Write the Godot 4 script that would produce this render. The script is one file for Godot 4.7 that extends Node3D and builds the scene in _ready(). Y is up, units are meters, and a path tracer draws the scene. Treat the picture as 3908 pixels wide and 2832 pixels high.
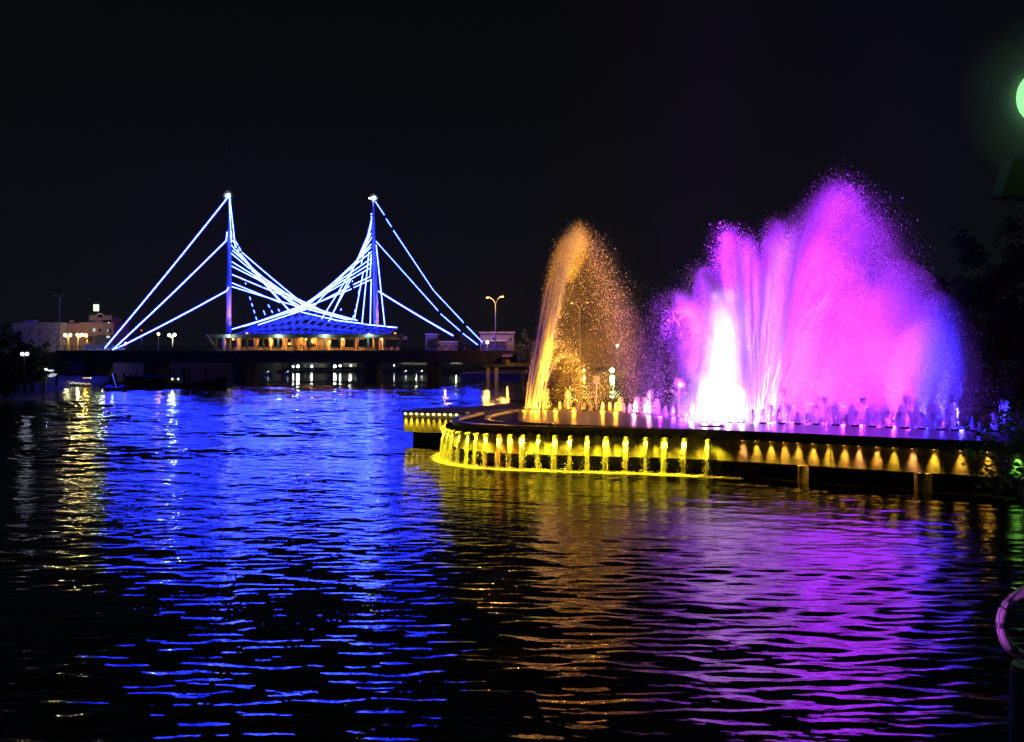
extends Node3D

# ---------------------------------------------------------------- helpers
const EYE := 4.0          # eye height above the water
const FOCAL := 4190.0     # focal length of the photograph in its own pixels
var rng := RandomNumberGenerator.new()
var used := {}
var M := {}

class Shape:
	# collects triangles with normals; every face is turned towards its outward hint
	var v := PackedVector3Array()
	var n := PackedVector3Array()
	func tri(a: Vector3, b: Vector3, c: Vector3, out: Vector3) -> void:
		var g := (a - c).cross(a - b)
		if g.dot(out) < 0.0:
			var t := b
			b = c
			c = t
			g = -g
		g = g.normalized()
		v.push_back(a); v.push_back(b); v.push_back(c)
		n.push_back(g); n.push_back(g); n.push_back(g)
	func quad(a: Vector3, b: Vector3, c: Vector3, d: Vector3, out: Vector3) -> void:
		tri(a, b, c, out)
		tri(a, c, d, out)
	func smooth(a: Vector3, b: Vector3, c: Vector3, na: Vector3, nb: Vector3, nc: Vector3) -> void:
		var g := (a - c).cross(a - b)
		v.push_back(a); n.push_back(na)
		if g.dot(na + nb + nc) < 0.0:
			v.push_back(c); v.push_back(b)
			n.push_back(nc); n.push_back(nb)
		else:
			v.push_back(b); v.push_back(c)
			n.push_back(nb); n.push_back(nc)
	func box(c: Vector3, s: Vector3, b := Basis.IDENTITY) -> void:
		# a box with chamfered vertical look: plain six faces
		var h := s * 0.5
		var p := []
		for i in 8:
			p.append(c + b * Vector3(h.x if i & 1 else -h.x, h.y if i & 2 else -h.y, h.z if i & 4 else -h.z))
		quad(p[0], p[1], p[3], p[2], -b.z)
		quad(p[4], p[5], p[7], p[6], b.z)
		quad(p[0], p[1], p[5], p[4], -b.y)
		quad(p[2], p[3], p[7], p[6], b.y)
		quad(p[0], p[2], p[6], p[4], -b.x)
		quad(p[1], p[3], p[7], p[5], b.x)
	func beam(a: Vector3, b: Vector3, w: float, h: float) -> void:
		var z := (b - a).normalized()
		var up := Vector3.UP if absf(z.y) < 0.95 else Vector3.RIGHT
		var x := up.cross(z).normalized()
		box((a + b) * 0.5, Vector3(w, h, a.distance_to(b)), Basis(x, z.cross(x), z))
	func tube(pts: Array, radii: Array, sides := 8, caps := true) -> void:
		var rings := []
		var norms := []
		for i in pts.size():
			var d: Vector3 = (pts[mini(i + 1, pts.size() - 1)] - pts[maxi(i - 1, 0)]).normalized()
			var ref := Vector3.UP if absf(d.y) < 0.9 else Vector3.RIGHT
			var x := ref.cross(d).normalized()
			var y := d.cross(x)
			var ring := []
			var nn := []
			for k in sides:
				var t := TAU * k / sides
				var o: Vector3 = x * cos(t) + y * sin(t)
				ring.append(pts[i] + o * radii[i])
				nn.append(o)
			rings.append(ring)
			norms.append(nn)
		for i in pts.size() - 1:
			for k in sides:
				var l := (k + 1) % sides
				smooth(rings[i][k], rings[i + 1][k], rings[i + 1][l], norms[i][k], norms[i + 1][k], norms[i + 1][l])
				smooth(rings[i][k], rings[i + 1][l], rings[i][l], norms[i][k], norms[i + 1][l], norms[i][l])
		if caps:
			var e: Vector3 = pts[0] - pts[1]
			var f: Vector3 = pts[-1] - pts[-2]
			for k in sides:
				tri(pts[0], rings[0][k], rings[0][(k + 1) % sides], e)
				tri(pts[-1], rings[-1][k], rings[-1][(k + 1) % sides], f)
	func lathe(c: Vector3, prof: Array, sides := 12, wob: FastNoiseLite = null, amt := 0.0) -> void:
		# prof: Vector2(radius, height)
		var p := []
		for i in prof.size():
			var ring := []
			for k in sides:
				var t := TAU * k / sides
				var r: float = prof[i].x
				var q := Vector3(cos(t) * r, prof[i].y, sin(t) * r)
				if wob:
					q += Vector3(cos(t), 0.35, sin(t)) * wob.get_noise_3d(q.x * 40.0 + c.x * 31.0, q.y * 40.0, q.z * 40.0 + c.z * 17.0) * amt
				ring.append(c + q)
			p.append(ring)
		for i in prof.size() - 1:
			for k in sides:
				var l := (k + 1) % sides
				var t := TAU * (k + 0.5) / sides
				var dr: float = prof[i + 1].x - prof[i].x
				var dh: float = prof[i + 1].y - prof[i].y
				var out := Vector3(cos(t) * absf(dh), -dr * signf(dh + 1e-6), sin(t) * absf(dh))
				quad(p[i][k], p[i + 1][k], p[i + 1][l], p[i][l], out)
	func ball(c: Vector3, r: Vector3, rows := 6, sides := 10) -> void:
		for i in rows:
			for k in sides:
				var q := []
				for e in [[i, k], [i + 1, k], [i + 1, k + 1], [i, k + 1]]:
					var a: float = PI * e[0] / rows
					var t: float = TAU * e[1] / sides
					q.append(Vector3(sin(a) * cos(t), cos(a), sin(a) * sin(t)))
				if i > 0:
					smooth(c + q[0] * r, c + q[1] * r, c + q[3] * r, q[0], q[1], q[3])
				if i < rows - 1:
					smooth(c + q[1] * r, c + q[2] * r, c + q[3] * r, q[1], q[2], q[3])
	func slab(poly: PackedVector2Array, y0: float, y1: float, sides := true) -> void:
		# poly: (x, z); flat top at y1, flat underside at y0
		var ids := Geometry2D.triangulate_polygon(poly)
		for i in range(0, ids.size(), 3):
			var a := poly[ids[i]]
			var b := poly[ids[i + 1]]
			var c := poly[ids[i + 2]]
			tri(Vector3(a.x, y1, a.y), Vector3(b.x, y1, b.y), Vector3(c.x, y1, c.y), Vector3.UP)
			if y0 < y1:
				tri(Vector3(a.x, y0, a.y), Vector3(b.x, y0, b.y), Vector3(c.x, y0, c.y), Vector3.DOWN)
		if sides and y0 < y1:
			var turn := -1.0 if Geometry2D.is_polygon_clockwise(poly) else 1.0
			for i in poly.size():
				var a := poly[i]
				var b := poly[(i + 1) % poly.size()]
				var d := (b - a)
				quad(Vector3(a.x, y0, a.y), Vector3(b.x, y0, b.y), Vector3(b.x, y1, b.y), Vector3(a.x, y1, a.y), Vector3(d.y, 0, -d.x) * turn)
	func mesh() -> ArrayMesh:
		var arr := []
		arr.resize(Mesh.ARRAY_MAX)
		arr[Mesh.ARRAY_VERTEX] = v
		arr[Mesh.ARRAY_NORMAL] = n
		var m := ArrayMesh.new()
		m.add_surface_from_arrays(Mesh.PRIMITIVE_TRIANGLES, arr)
		return m

func P(px: float, py: float, d: float) -> Vector3:
	# a point d metres out whose place in the photograph was measured
	return Vector3((px - 1954.0) / FOCAL * d, EYE - (py - 1390.0) / FOCAL * d, -d)

func numbered(s: String) -> String:
	used[s] = used.get(s, 0) + 1
	return s if used[s] == 1 else "%s_%03d" % [s, used[s] - 1]

func thing(called: String, label: String, category: String, at := Vector3.ZERO, group := "") -> Node3D:
	var o := Node3D.new()
	o.name = numbered(called)
	o.position = at
	add_child(o)
	return tag(o, label, category, group)

func tag(o: Node3D, label: String, category: String, group := "") -> Node3D:
	o.set_meta("label", label)
	o.set_meta("category", category)
	if group:
		o.set_meta("group", group)
	return o

func put(called: String, m: Mesh, mat: Material, parent: Node3D = null, at := Vector3.ZERO) -> MeshInstance3D:
	var o := MeshInstance3D.new()
	o.name = called if parent else numbered(called)
	o.mesh = m
	o.material_override = mat
	o.position = at
	(parent if parent else self).add_child(o, true)
	return o

func structure(called: String, m: Mesh, mat: Material) -> MeshInstance3D:
	var o := put(called, m, mat)
	o.set_meta("kind", "structure")
	return o

func instances(called: String, m: Mesh, mat: Material, at: Array, parent: Node3D = null) -> MultiMeshInstance3D:
	var mm := MultiMesh.new()
	mm.transform_format = MultiMesh.TRANSFORM_3D
	mm.mesh = m
	mm.instance_count = at.size()
	for i in at.size():
		mm.set_instance_transform(i, at[i])
	var o := MultiMeshInstance3D.new()
	o.name = called if parent else numbered(called)
	o.multimesh = mm
	o.material_override = mat
	o.set_meta("kind", "stuff")
	(parent if parent else self).add_child(o, true)
	return o

func lin(r: float, g: float, b: float) -> Color:
	return Color(r, g, b).linear_to_srgb()

func mat(r: float, g: float, b: float, rough := 0.8, metal := 0.0) -> StandardMaterial3D:
	var m := StandardMaterial3D.new()
	m.albedo_color = lin(r, g, b)
	m.roughness = rough
	m.metallic = metal
	return m

func grain(m: StandardMaterial3D, dark: Color, light: Color, freq: float, scale: float, bump := 0.0) -> StandardMaterial3D:
	# stains and relief that belong to the surface
	var f := FastNoiseLite.new()
	f.seed = 11 + M.size()
	f.frequency = freq
	f.fractal_octaves = 5
	var t := NoiseTexture2D.new()
	t.width = 256
	t.height = 256
	t.seamless = true
	t.noise = f
	var g := Gradient.new()
	g.set_color(0, dark.linear_to_srgb())
	g.set_color(1, light.linear_to_srgb())
	t.color_ramp = g
	m.albedo_color = Color.WHITE
	m.albedo_texture = t
	m.uv1_triplanar = true
	m.uv1_world_triplanar = true
	m.uv1_scale = Vector3.ONE * scale
	if bump > 0.0:
		m.heightmap_enabled = true
		m.heightmap_texture = t
		m.heightmap_scale = bump
	return m

func glow(r: float, g: float, b: float, e: float) -> StandardMaterial3D:
	var m := StandardMaterial3D.new()
	m.albedo_color = Color(0.02, 0.02, 0.02)
	m.emission_enabled = true
	m.emission = lin(r, g, b)
	m.emission_energy_multiplier = e
	return m

func omni(at: Vector3, c: Color, e: float, size := 0.1, parent: Node3D = null) -> void:
	var l := OmniLight3D.new()
	l.name = "light" if parent else numbered("lamp_light")
	l.light_color = c.linear_to_srgb()
	l.light_energy = e
	l.light_size = size
	l.omni_range = 120.0
	l.omni_attenuation = 2.0
	l.shadow_enabled = true
	(parent if parent else self).add_child(l, true)
	l.position = at

func spot(at: Vector3, towards: Vector3, c: Color, e: float, angle: float, size := 0.05, parent: Node3D = null) -> void:
	var l := SpotLight3D.new()
	l.name = "light" if parent else numbered("lamp_light")
	l.light_color = c.linear_to_srgb()
	l.light_energy = e
	l.light_size = size
	l.spot_angle = angle
	l.spot_angle_attenuation = 1.0
	l.spot_range = 120.0
	l.spot_attenuation = 2.0
	l.shadow_enabled = true
	var d := (towards - at).normalized()
	l.basis = Basis.looking_at(d, Vector3.UP if absf(d.y) < 0.95 else Vector3.FORWARD)
	(parent if parent else self).add_child(l, true)
	l.position = at

const ONES := ["zeroth", "first", "second", "third", "fourth", "fifth", "sixth", "seventh", "eighth", "ninth", "tenth", "eleventh", "twelfth", "thirteenth", "fourteenth", "fifteenth", "sixteenth", "seventeenth", "eighteenth", "nineteenth"]
func nth(i: int) -> String:
	if i < 20:
		return ONES[i]
	var tens: String = ["", "", "twent", "thirt", "fort", "fift", "sixt"][i / 10]
	return tens + ("ieth" if i % 10 == 0 else "y-" + ONES[i % 10])

func octa(r := 1.0, stretch := 1.0) -> ArrayMesh:
	var s := Shape.new()
	for x in [-1.0, 1.0]:
		for y in [-1.0, 1.0]:
			for z in [-1.0, 1.0]:
				s.tri(Vector3(x * r, 0, 0), Vector3(0, y * r * stretch, 0), Vector3(0, 0, z * r), Vector3(x, y, z))
	return s.mesh()

func smoothline(pts: Array, step: float) -> Array:
	# Catmull-Rom through pts, one point every step metres
	var fine := []
	for i in pts.size() - 1:
		var a: Vector2 = pts[maxi(i - 1, 0)]
		var d: Vector2 = pts[mini(i + 2, pts.size() - 1)]
		for k in 24:
			fine.append((pts[i] as Vector2).cubic_interpolate(pts[i + 1], a, d, k / 24.0))
	fine.append(pts[-1])
	var out := [fine[0]]
	var left := step
	for i in fine.size() - 1:
		var a: Vector2 = fine[i]
		var l := a.distance_to(fine[i + 1])
		var at := 0.0
		while l - at >= left:
			at += left
			out.append(a.lerp(fine[i + 1], at / l))
			left = step
		left -= l - at
	return out

# ---------------------------------------------------------------- scene
func _ready() -> void:
	rng.seed = 20
	camera_sky()
	materials()
	river()
	platform()
	fountain()
	bridge()
	banks()
	nearby()

func camera_sky() -> void:
	var c := Camera3D.new()
	c.name = "camera"
	c.fov = rad_to_deg(2.0 * atan(1416.0 / FOCAL))
	c.position = Vector3(0, EYE, 0)
	c.rotation.x = -atan(26.0 / FOCAL)
	c.near = 0.1
	c.far = 4000.0
	c.current = true
	add_child(c)
	var sky := ProceduralSkyMaterial.new()
	sky.sky_top_color = lin(0.0010, 0.0012, 0.0016)
	sky.sky_horizon_color = lin(0.0036, 0.0039, 0.004)
	sky.sky_curve = 0.16
	sky.ground_bottom_color = lin(0.001, 0.001, 0.001)
	sky.ground_horizon_color = lin(0.004, 0.0044, 0.0044)
	sky.sun_angle_max = 0.0
	var e := Environment.new()
	e.background_mode = Environment.BG_SKY
	e.sky = Sky.new()
	e.sky.sky_material = sky
	e.tonemap_mode = Environment.TONE_MAPPER_LINEAR
	e.tonemap_exposure = 1.3
	e.fog_enabled = true
	e.fog_density = 0.00005
	e.fog_light_color = Color(0.9, 0.92, 0.95)
	e.volumetric_fog_enabled = true
	e.volumetric_fog_density = 0.0
	e.sdfgi_enabled = true
	e.ssao_enabled = true
	e.ssil_enabled = true
	var w := WorldEnvironment.new()
	w.name = "world_environment"
	w.environment = e
	add_child(w)

func materials() -> void:
	M.spray = mat(0.9, 0.9, 0.9, 0.35)
	M.spray.backlight_enabled = true
	M.spray.backlight = Color(0.9, 0.9, 0.9)
	M.concrete = grain(mat(0.3, 0.3, 0.3, 0.75), Color(0.12, 0.11, 0.1), Color(0.36, 0.34, 0.31), 0.03, 0.45, 1.0)
	M.deck = grain(mat(0.1, 0.1, 0.1, 0.7), Color(0.035, 0.035, 0.035), Color(0.1, 0.1, 0.095), 0.03, 0.3)
	M.rim = mat(0.16, 0.16, 0.16, 0.3)
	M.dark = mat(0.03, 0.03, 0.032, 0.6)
	M.metal = mat(0.12, 0.12, 0.12, 0.4, 0.7)
	M.bridge = grain(mat(0.2, 0.2, 0.2, 0.85), Color(0.1, 0.1, 0.1), Color(0.2, 0.2, 0.19), 0.02, 0.1)
	M.halo_glow = glow(0.015, 0.004, 1.0, 4.0)  # see-through blue glow for the added halo shells round the tubes
	M.halo_glow.albedo_color = Color(0.02, 0.02, 0.1, 0.13)
	M.halo_glow.transparency = BaseMaterial3D.TRANSPARENCY_ALPHA
	M.halo_glow.roughness = 0.7
	M.neon = glow(0.013, 0.026, 1.0, 110.0)

func water_material(slope: float, tile_x: float, tile_z: float) -> StandardMaterial3D:
	var m := mat(0.003, 0.005, 0.005, 0.012)
	var f := FastNoiseLite.new()
	f.seed = 5
	f.noise_type = FastNoiseLite.TYPE_SIMPLEX_SMOOTH
	f.frequency = 0.016
	f.fractal_octaves = 4
	f.fractal_gain = 0.5
	var t := NoiseTexture2D.new()
	t.width = 1024
	t.height = 1024
	t.seamless = true
	t.noise = f
	t.as_normal_map = true
	t.bump_strength = 8.0
	m.metallic_specular = 0.7
	m.normal_enabled = true
	m.normal_texture = t
	m.normal_scale = slope
	m.uv1_scale = Vector3(1.0 / tile_x, 1.0 / tile_z, 1)
	return m

func river() -> void:
	# rings round the quay; the waves are real relief, finer ripples a normal map
	var waves := []
	var w := RandomNumberGenerator.new()
	w.seed = 77
	for i in 26:
		var lam := 0.17 * pow(2.7 / 0.17, i / 25.0)
		var th := w.randfn(0.0, 0.72) + 0.08
		var k := TAU / lam
		var s := (0.021 if lam < 0.4 else 0.019 if lam < 0.7 else 0.0145 if lam < 1.3 else 0.011)
		waves.append([sin(th) * k, cos(th) * k, s / k, w.randf() * TAU, lam])
	# longer swell that only shows in the open reach farther out
	for i in 12:
		var lam := 2.2 * pow(9.0 / 2.2, i / 11.0)
		var th := w.randfn(0.0, 0.75) + 0.1
		var k := TAU / lam
		waves.append([sin(th) * k, cos(th) * k, 0.012 / k, w.randf() * TAU, lam, true])
	var patch := FastNoiseLite.new()
	patch.seed = 3
	patch.frequency = 0.06
	var angles := [-1.9, -1.4, -1.0, -0.8, -0.68]
	for i in 361:
		angles.append(-0.62 + 1.24 * i / 360.0)
	angles.append_array([0.68, 0.8, 1.0, 1.4, 1.9])
	var radii := []
	var r := 3.4
	while r < 268.0:
		radii.append(r)
		r *= 1.0042 if r < 30.0 else 1.003 if r < 130.0 else 1.006
	radii.append(268.0)
	var na := angles.size()
	var v := PackedVector3Array()
	var n := PackedVector3Array()
	var uv := PackedVector2Array()
	for q in radii:
		var ds: float = q * (0.0042 if q < 30.0 else 0.003 if q < 130.0 else 0.006)
		var live := []
		for o in waves:
			var f := clampf((o[4] / ds - 2.0) / 2.5, 0.0, 1.0)
			if o.size() > 5:
				f *= smoothstep(26.0, 70.0, q)
			elif o[4] < 1.0:
				f *= 1.0 + 0.85 * (1.0 - smoothstep(13.0, 30.0, q)) + 0.5 * smoothstep(34.0, 60.0, q)
			else:
				f *= 1.0 + 1.1 * smoothstep(34.0, 70.0, q)
			if f > 0.0:
				live.append([o[0], o[1], o[2] * f, o[3]])
		for a in angles:
			var x: float = sin(a) * q
			var z: float = -cos(a) * q
			var h := 0.0
			var sx := 0.0
			var sz := 0.0
			var g := clampf(0.95 + 1.5 * patch.get_noise_2d(x * 0.6, z * 1.1), 0.3, 1.7)
			for o in live:
				var ph: float = o[0] * x + o[1] * z + o[3]
				var am: float = o[2] * g
				var c := cos(ph) * am
				h += sin(ph) * am
				sx += c * o[0]
				sz += c * o[1]
			v.push_back(Vector3(x, h, z))
			n.push_back(Vector3(-sx, 1, -sz).normalized())
			uv.push_back(Vector2(x, z))
	# nearer rings show the relief itself, farther ones need more of the ripple map
	var tiles := water_material(0.06, 11.0, 6.0)
	for band in [[0.0, 24.0, 0.13], [24.0, 45.0, 0.17], [45.0, 90.0, 0.12], [90.0, 269.0, 0.12]]:
		var ix := PackedInt32Array()
		for i in radii.size() - 1:
			if radii[i] < band[0] or radii[i] >= band[1]:
				continue
			for j in na - 1:
				var a := i * na + j
				ix.append_array([a, a + na, a + 1, a + 1, a + na, a + na + 1])
		var lo := ix[0]
		var hi := ix[ix.size() - 1] + 1
		for i in ix.size():
			ix[i] -= lo
		var arr := []
		arr.resize(Mesh.ARRAY_MAX)
		arr[Mesh.ARRAY_VERTEX] = v.slice(lo, hi)
		arr[Mesh.ARRAY_NORMAL] = n.slice(lo, hi)
		arr[Mesh.ARRAY_TEX_UV] = uv.slice(lo, hi)
		arr[Mesh.ARRAY_INDEX] = ix
		var m := ArrayMesh.new()
		m.add_surface_from_arrays(Mesh.PRIMITIVE_TRIANGLES, arr)
		var w2: StandardMaterial3D = tiles.duplicate()
		w2.normal_scale = band[2]
		structure("river_water", m, w2)
	# the calm reach under and beyond the bridge
	var s := Shape.new()
	for i in 40:
		var a := -1.9 + 3.8 * i / 40.0
		var b := -1.9 + 3.8 * (i + 1) / 40.0
		var p := Vector3(sin(a), 0, -cos(a))
		var o := Vector3(sin(b), 0, -cos(b))
		s.quad(p * 268.0, o * 268.0, o * 3000.0, p * 3000.0, Vector3.UP)
	var calm := s.mesh()
	var far := mat(0.003, 0.005, 0.005, 0.06)
	structure("calm_water", calm, far)

# ---------------------------------------------------------------- fountain platform
var front := []     # the outer edge of the platform, right to left
const FRONT := [Vector2(30, -20.5), Vector2(24, -25.5), Vector2(14.9, -33.2), Vector2(12.65, -34.9), Vector2(11.1, -36.2), Vector2(9.2, -37.8), Vector2(7.2, -39.3), Vector2(5, -40.4), Vector2(2.3, -41.2), Vector2(0.04, -42), Vector2(-1.06, -42.8), Vector2(-1.95, -44.2), Vector2(-2.5, -46.2), Vector2(-2.5, -48.5), Vector2(-2.1, -51.0), Vector2(-1.6, -54.2)]

func on_front(px: float) -> int:
	var want := (px - 1954.0) / FOCAL
	var best := 0
	var err := 9.0
	for i in front.size():
		if front[i].y < -44.0:
			break
		var e: float = absf(front[i].x / -front[i].y - want)
		if e < err:
			err = e
			best = i
	return best

func outward(i: int) -> Vector3:
	var a: Vector2 = front[maxi(i - 2, 0)]
	var b: Vector2 = front[mini(i + 2, front.size() - 1)]
	var d := (b - a).normalized()
	return Vector3(-d.y, 0, d.x) * (1.0 if Vector2(-d.y, d.x).dot(front[i] - Vector2(12, -52)) > 0.0 else -1.0)

func platform() -> void:
	front = smoothline(FRONT, 0.05)
	var t := thing("fountain_platform", "low curved concrete fountain platform on piles with lit overhanging wall", "platform")
	# slab
	var poly := PackedVector2Array()
	for i in range(0, front.size(), 8):
		var o := outward(i)
		poly.push_back(front[i] - Vector2(o.x, o.z) * 0.16)
	for q in [Vector2(-2.35, -54.5), Vector2(-5.3, -55.95), Vector2(-5.0, -62), Vector2(0, -67), Vector2(22, -66), Vector2(38, -48), Vector2(38, -24)]:
		poly.push_back(q)
	var s := Shape.new()
	s.slab(poly, 0.75, 1.53)
	put("slab", s.mesh(), M.deck, t)
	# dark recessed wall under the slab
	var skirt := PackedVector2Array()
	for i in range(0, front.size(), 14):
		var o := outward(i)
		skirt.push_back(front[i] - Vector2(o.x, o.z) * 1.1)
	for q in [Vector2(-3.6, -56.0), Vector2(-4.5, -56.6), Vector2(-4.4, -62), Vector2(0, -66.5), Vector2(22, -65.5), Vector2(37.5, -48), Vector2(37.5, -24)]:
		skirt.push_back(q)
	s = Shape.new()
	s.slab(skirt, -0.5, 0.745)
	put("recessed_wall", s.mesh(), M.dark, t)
	# fascia in panels with joints
	var i := 0
	while i + 36 < front.size():
		s = Shape.new()
		var k := i
		while k < i + 36:
			var l := mini(k + 6, i + 36)
			if l == i + 36:
				l -= 0
			var a := v3(front[k], 0.0)
			var b := v3(front[l], 0.0)
			if k == i:
				a = a.lerp(b, 0.05)
			if l >= i + 36:
				b = b.lerp(a, 0.05)
			var oa := outward(k)
			var ob := outward(l)
			var lo := Vector3(0, 0.57, 0)
			var hi := Vector3(0, 1.52, 0)
			s.quad(a + lo, b + lo, b + hi, a + hi, oa)
			s.quad(a + lo - oa * 0.14, b + lo - ob * 0.14, b + hi - ob * 0.14, a + hi - oa * 0.14, -oa)
			s.quad(a + lo, b + lo, b + lo - ob * 0.14, a + lo - oa * 0.14, Vector3.DOWN)
			s.quad(a + hi, b + hi, b + hi - ob * 0.14, a + hi - oa * 0.14, Vector3.UP)
			if k == i:
				s.quad(a + lo, a + hi, a + hi - oa * 0.14, a + lo - oa * 0.14, a - b)
			if l >= i + 36:
				s.quad(b + lo, b + hi, b + hi - ob * 0.14, b + lo - ob * 0.14, b - a)
			k += 6
		put("fascia_panel", s.mesh(), M.concrete, t)
		i += 36
	# rim: a low wet kerb on the edge
	s = Shape.new()
	for k2 in range(0, front.size() - 10, 10):
		var a := v3(front[k2], 0.0)
		var b := v3(front[k2 + 10], 0.0)
		var oa := outward(k2)
		var ob := outward(k2 + 10)
		var lo := Vector3(0, 1.535, 0)
		var hi := Vector3(0, 1.65, 0)
		s.quad(a + hi + oa * 0.03, b + hi + ob * 0.03, b + hi - ob * 0.3, a + hi - oa * 0.3, Vector3.UP)
		s.quad(a + lo + oa * 0.03, b + lo + ob * 0.03, b + hi + ob * 0.03, a + hi + oa * 0.03, oa)
		s.quad(a + lo - oa * 0.3, b + lo - ob * 0.3, b + hi - ob * 0.3, a + hi - oa * 0.3, -oa)
		s.quad(a + lo + oa * 0.03, b + lo + ob * 0.03, b + lo - ob * 0.3, a + lo - oa * 0.3, Vector3.DOWN)
	put("rim", s.mesh(), M.rim, t)
	# the wing at the far left: its face, end and coping
	s = Shape.new()
	s.beam(Vector3(-5.45, 1.06, -55.72), Vector3(-2.2, 1.06, -54.1), 0.14, 0.96)
	put("fascia_panel", s.mesh(), M.concrete, t)
	s = Shape.new()
	s.beam(Vector3(-5.45, 1.06, -55.9), Vector3(-5.1, 1.06, -61.9), 0.14, 0.96)
	put("fascia_panel", s.mesh(), M.concrete, t)
	s = Shape.new()
	s.beam(Vector3(-5.5, 1.59, -55.76), Vector3(-2.2, 1.59, -54.12), 0.36, 0.1)
	put("coping", s.mesh(), M.rim, t)
	# piles under the slab
	for q in [[3065, 37.2, 0.15], [3523, 34.6, 0.21], [2600, 42.2, 0.2], [2330, 43.2, 0.2], [2060, 44.5, 0.2], [1850, 46.5, 0.2], [3800, 34.6, 0.24], [1600, 58.0, 0.3], [2250, 50.0, 0.3], [2800, 47.0, 0.3], [3300, 44.0, 0.3]]:
		var c := P(q[0], 1390, q[1])
		s = Shape.new()
		s.box(Vector3(c.x, 0.03, c.z), Vector3(q[2] * 2.0, 1.06, q[2] * 2.0))
		put("pile", s.mesh(), M.concrete, t)
	# the basin: water that stands on the platform behind the rim
	var basin := PackedVector2Array()
	for q in smoothline([Vector2(31, -22.5), Vector2(24, -27.2), Vector2(14.6, -34.5), Vector2(12.3, -36.3), Vector2(9, -39.4), Vector2(7, -40.8), Vector2(5, -42.1), Vector2(2.5, -43.6), Vector2(0.9, -44.6), Vector2(0.36, -46.9), Vector2(0.42, -57.5)], 0.5):
		basin.push_back(q)
	basin.push_back(Vector2(21, -59))
	basin.push_back(Vector2(35, -46))
	s = Shape.new()
	s.slab(basin, 1.6, 1.6)
	var pool := water_material(0.3, 4.0, 4.0)
	pool.uv1_triplanar = true
	pool.uv1_world_triplanar = true
	pool.uv1_scale = Vector3(0.3, 0.3, 0.3)
	pool.roughness = 0.3
	pool.albedo_color = lin(0.16, 0.16, 0.18)
	structure("pool_water", s.mesh(), pool)
	# inner kerb along the basin's left end and the curved channel in front of it
	s = Shape.new()
	for j in range(basin.size() - 30, basin.size() - 3):
		s.beam(v3(basin[j], 1.57), v3(basin[j + 1], 1.57), 0.16, 0.11)
	put("basin_kerb", s.mesh(), M.rim, t)
	s = Shape.new()
	var arc := smoothline([Vector2(-0.1, -55.5), Vector2(-0.75, -52.5), Vector2(-1.1, -49.5), Vector2(-0.95, -47), Vector2(-0.3, -45.2)], 0.4)
	for j in arc.size() - 1:
		s.beam(v3(arc[j], 1.57), v3(arc[j + 1], 1.57), 0.22, 0.1)
	put("channel_kerb", s.mesh(), M.rim, t)
	# small grating that juts over the rim
	var gr := thing("rim_grating", "small dark metal grating jutting over the pool rim above the last waterfall", "grating", P(2715, 1630, 40.3))
	s = Shape.new()
	s.beam(Vector3(-0.34, 0.03, 0), Vector3(0.34, 0.03, 0), 0.04, 0.04)
	var bar := s.mesh()
	for j in 6:
		put("bar", bar, M.metal, gr, Vector3(0, 0, -0.2 + 0.09 * j))
	for x in [-0.365, 0.365]:
		s = Shape.new()
		s.beam(Vector3(x, 0.03, -0.25), Vector3(x, 0.03, 0.3), 0.05, 0.07)
		put("side_bar", s.mesh(), M.metal, gr)
	wall_lamps()
	waterfalls()

func v3(q: Vector2, y: float) -> Vector3:
	return Vector3(q.x, y, q.y)

func make_wall_lamp() -> Node3D:
	var o := Node3D.new()
	var s := Shape.new()
	s.lathe(Vector3(0, 0, 0), [Vector2(0.0, 0.09), Vector2(0.05, 0.085), Vector2(0.075, 0.04), Vector2(0.09, 0.0), Vector2(0.08, 0.0), Vector2(0.06, 0.035)], 10)
	put("hood", s.mesh(), M.dark, o)
	s = Shape.new()
	s.beam(Vector3(0, 0.06, -0.02), Vector3(0, 0.06, -0.11), 0.03, 0.03)
	put("bracket", s.mesh(), M.dark, o)
	return o

func wall_lamps() -> void:
	var proto := make_wall_lamp()
	var at := [2838, 2886, 2942, 2993, 3046, 3107, 3163, 3225, 3283, 3347, 3411, 3483, 3568, 3667, 3773, 3888]
	var amber := Color(1.0, 0.42, 0.05)
	for i in at.size():
		var k := on_front(at[i])
		var o: Node3D = proto.duplicate()
		o.name = numbered("wall_lamp")
		add_child(o)
		var out := outward(k)
		o.position = v3(front[k], 1.33) + out * 0.1
		o.basis = Basis.looking_at(-out, Vector3.UP)
		tag(o, "hooded lamp shining down the straight pool wall, %s one right of the waterfalls" % nth(i + 1) if i < 15 else "hooded green lamp on the pool wall behind the leafy branches", "wall lamp", "hooded lamps along the pool wall")
		var c := amber.lerp(Color(1.0, 0.58, 0.03), rng.randf())
		if i in [0, 8, 11]:
			c = Color(1.0, 0.42, 0.1)
		if i == 15:
			c = Color(0.3, 1.0, 0.12)
		var g := Shape.new()
		g.ball(Vector3.ZERO, Vector3(0.035, 0.03, 0.035), 4, 6)
		put("bulb", g.mesh(), glow(c.r, c.g, c.b, 6.0), o, Vector3(0, 0.015, 0))
		var e := rng.randf_range(0.75, 1.2)
		spot(o.position + Vector3(0, -0.03, 0), o.position + Vector3(0, -1, 0) - out * 0.09, c, 4.0 * e, 25.0, 0.06)
	proto.free()

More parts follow.
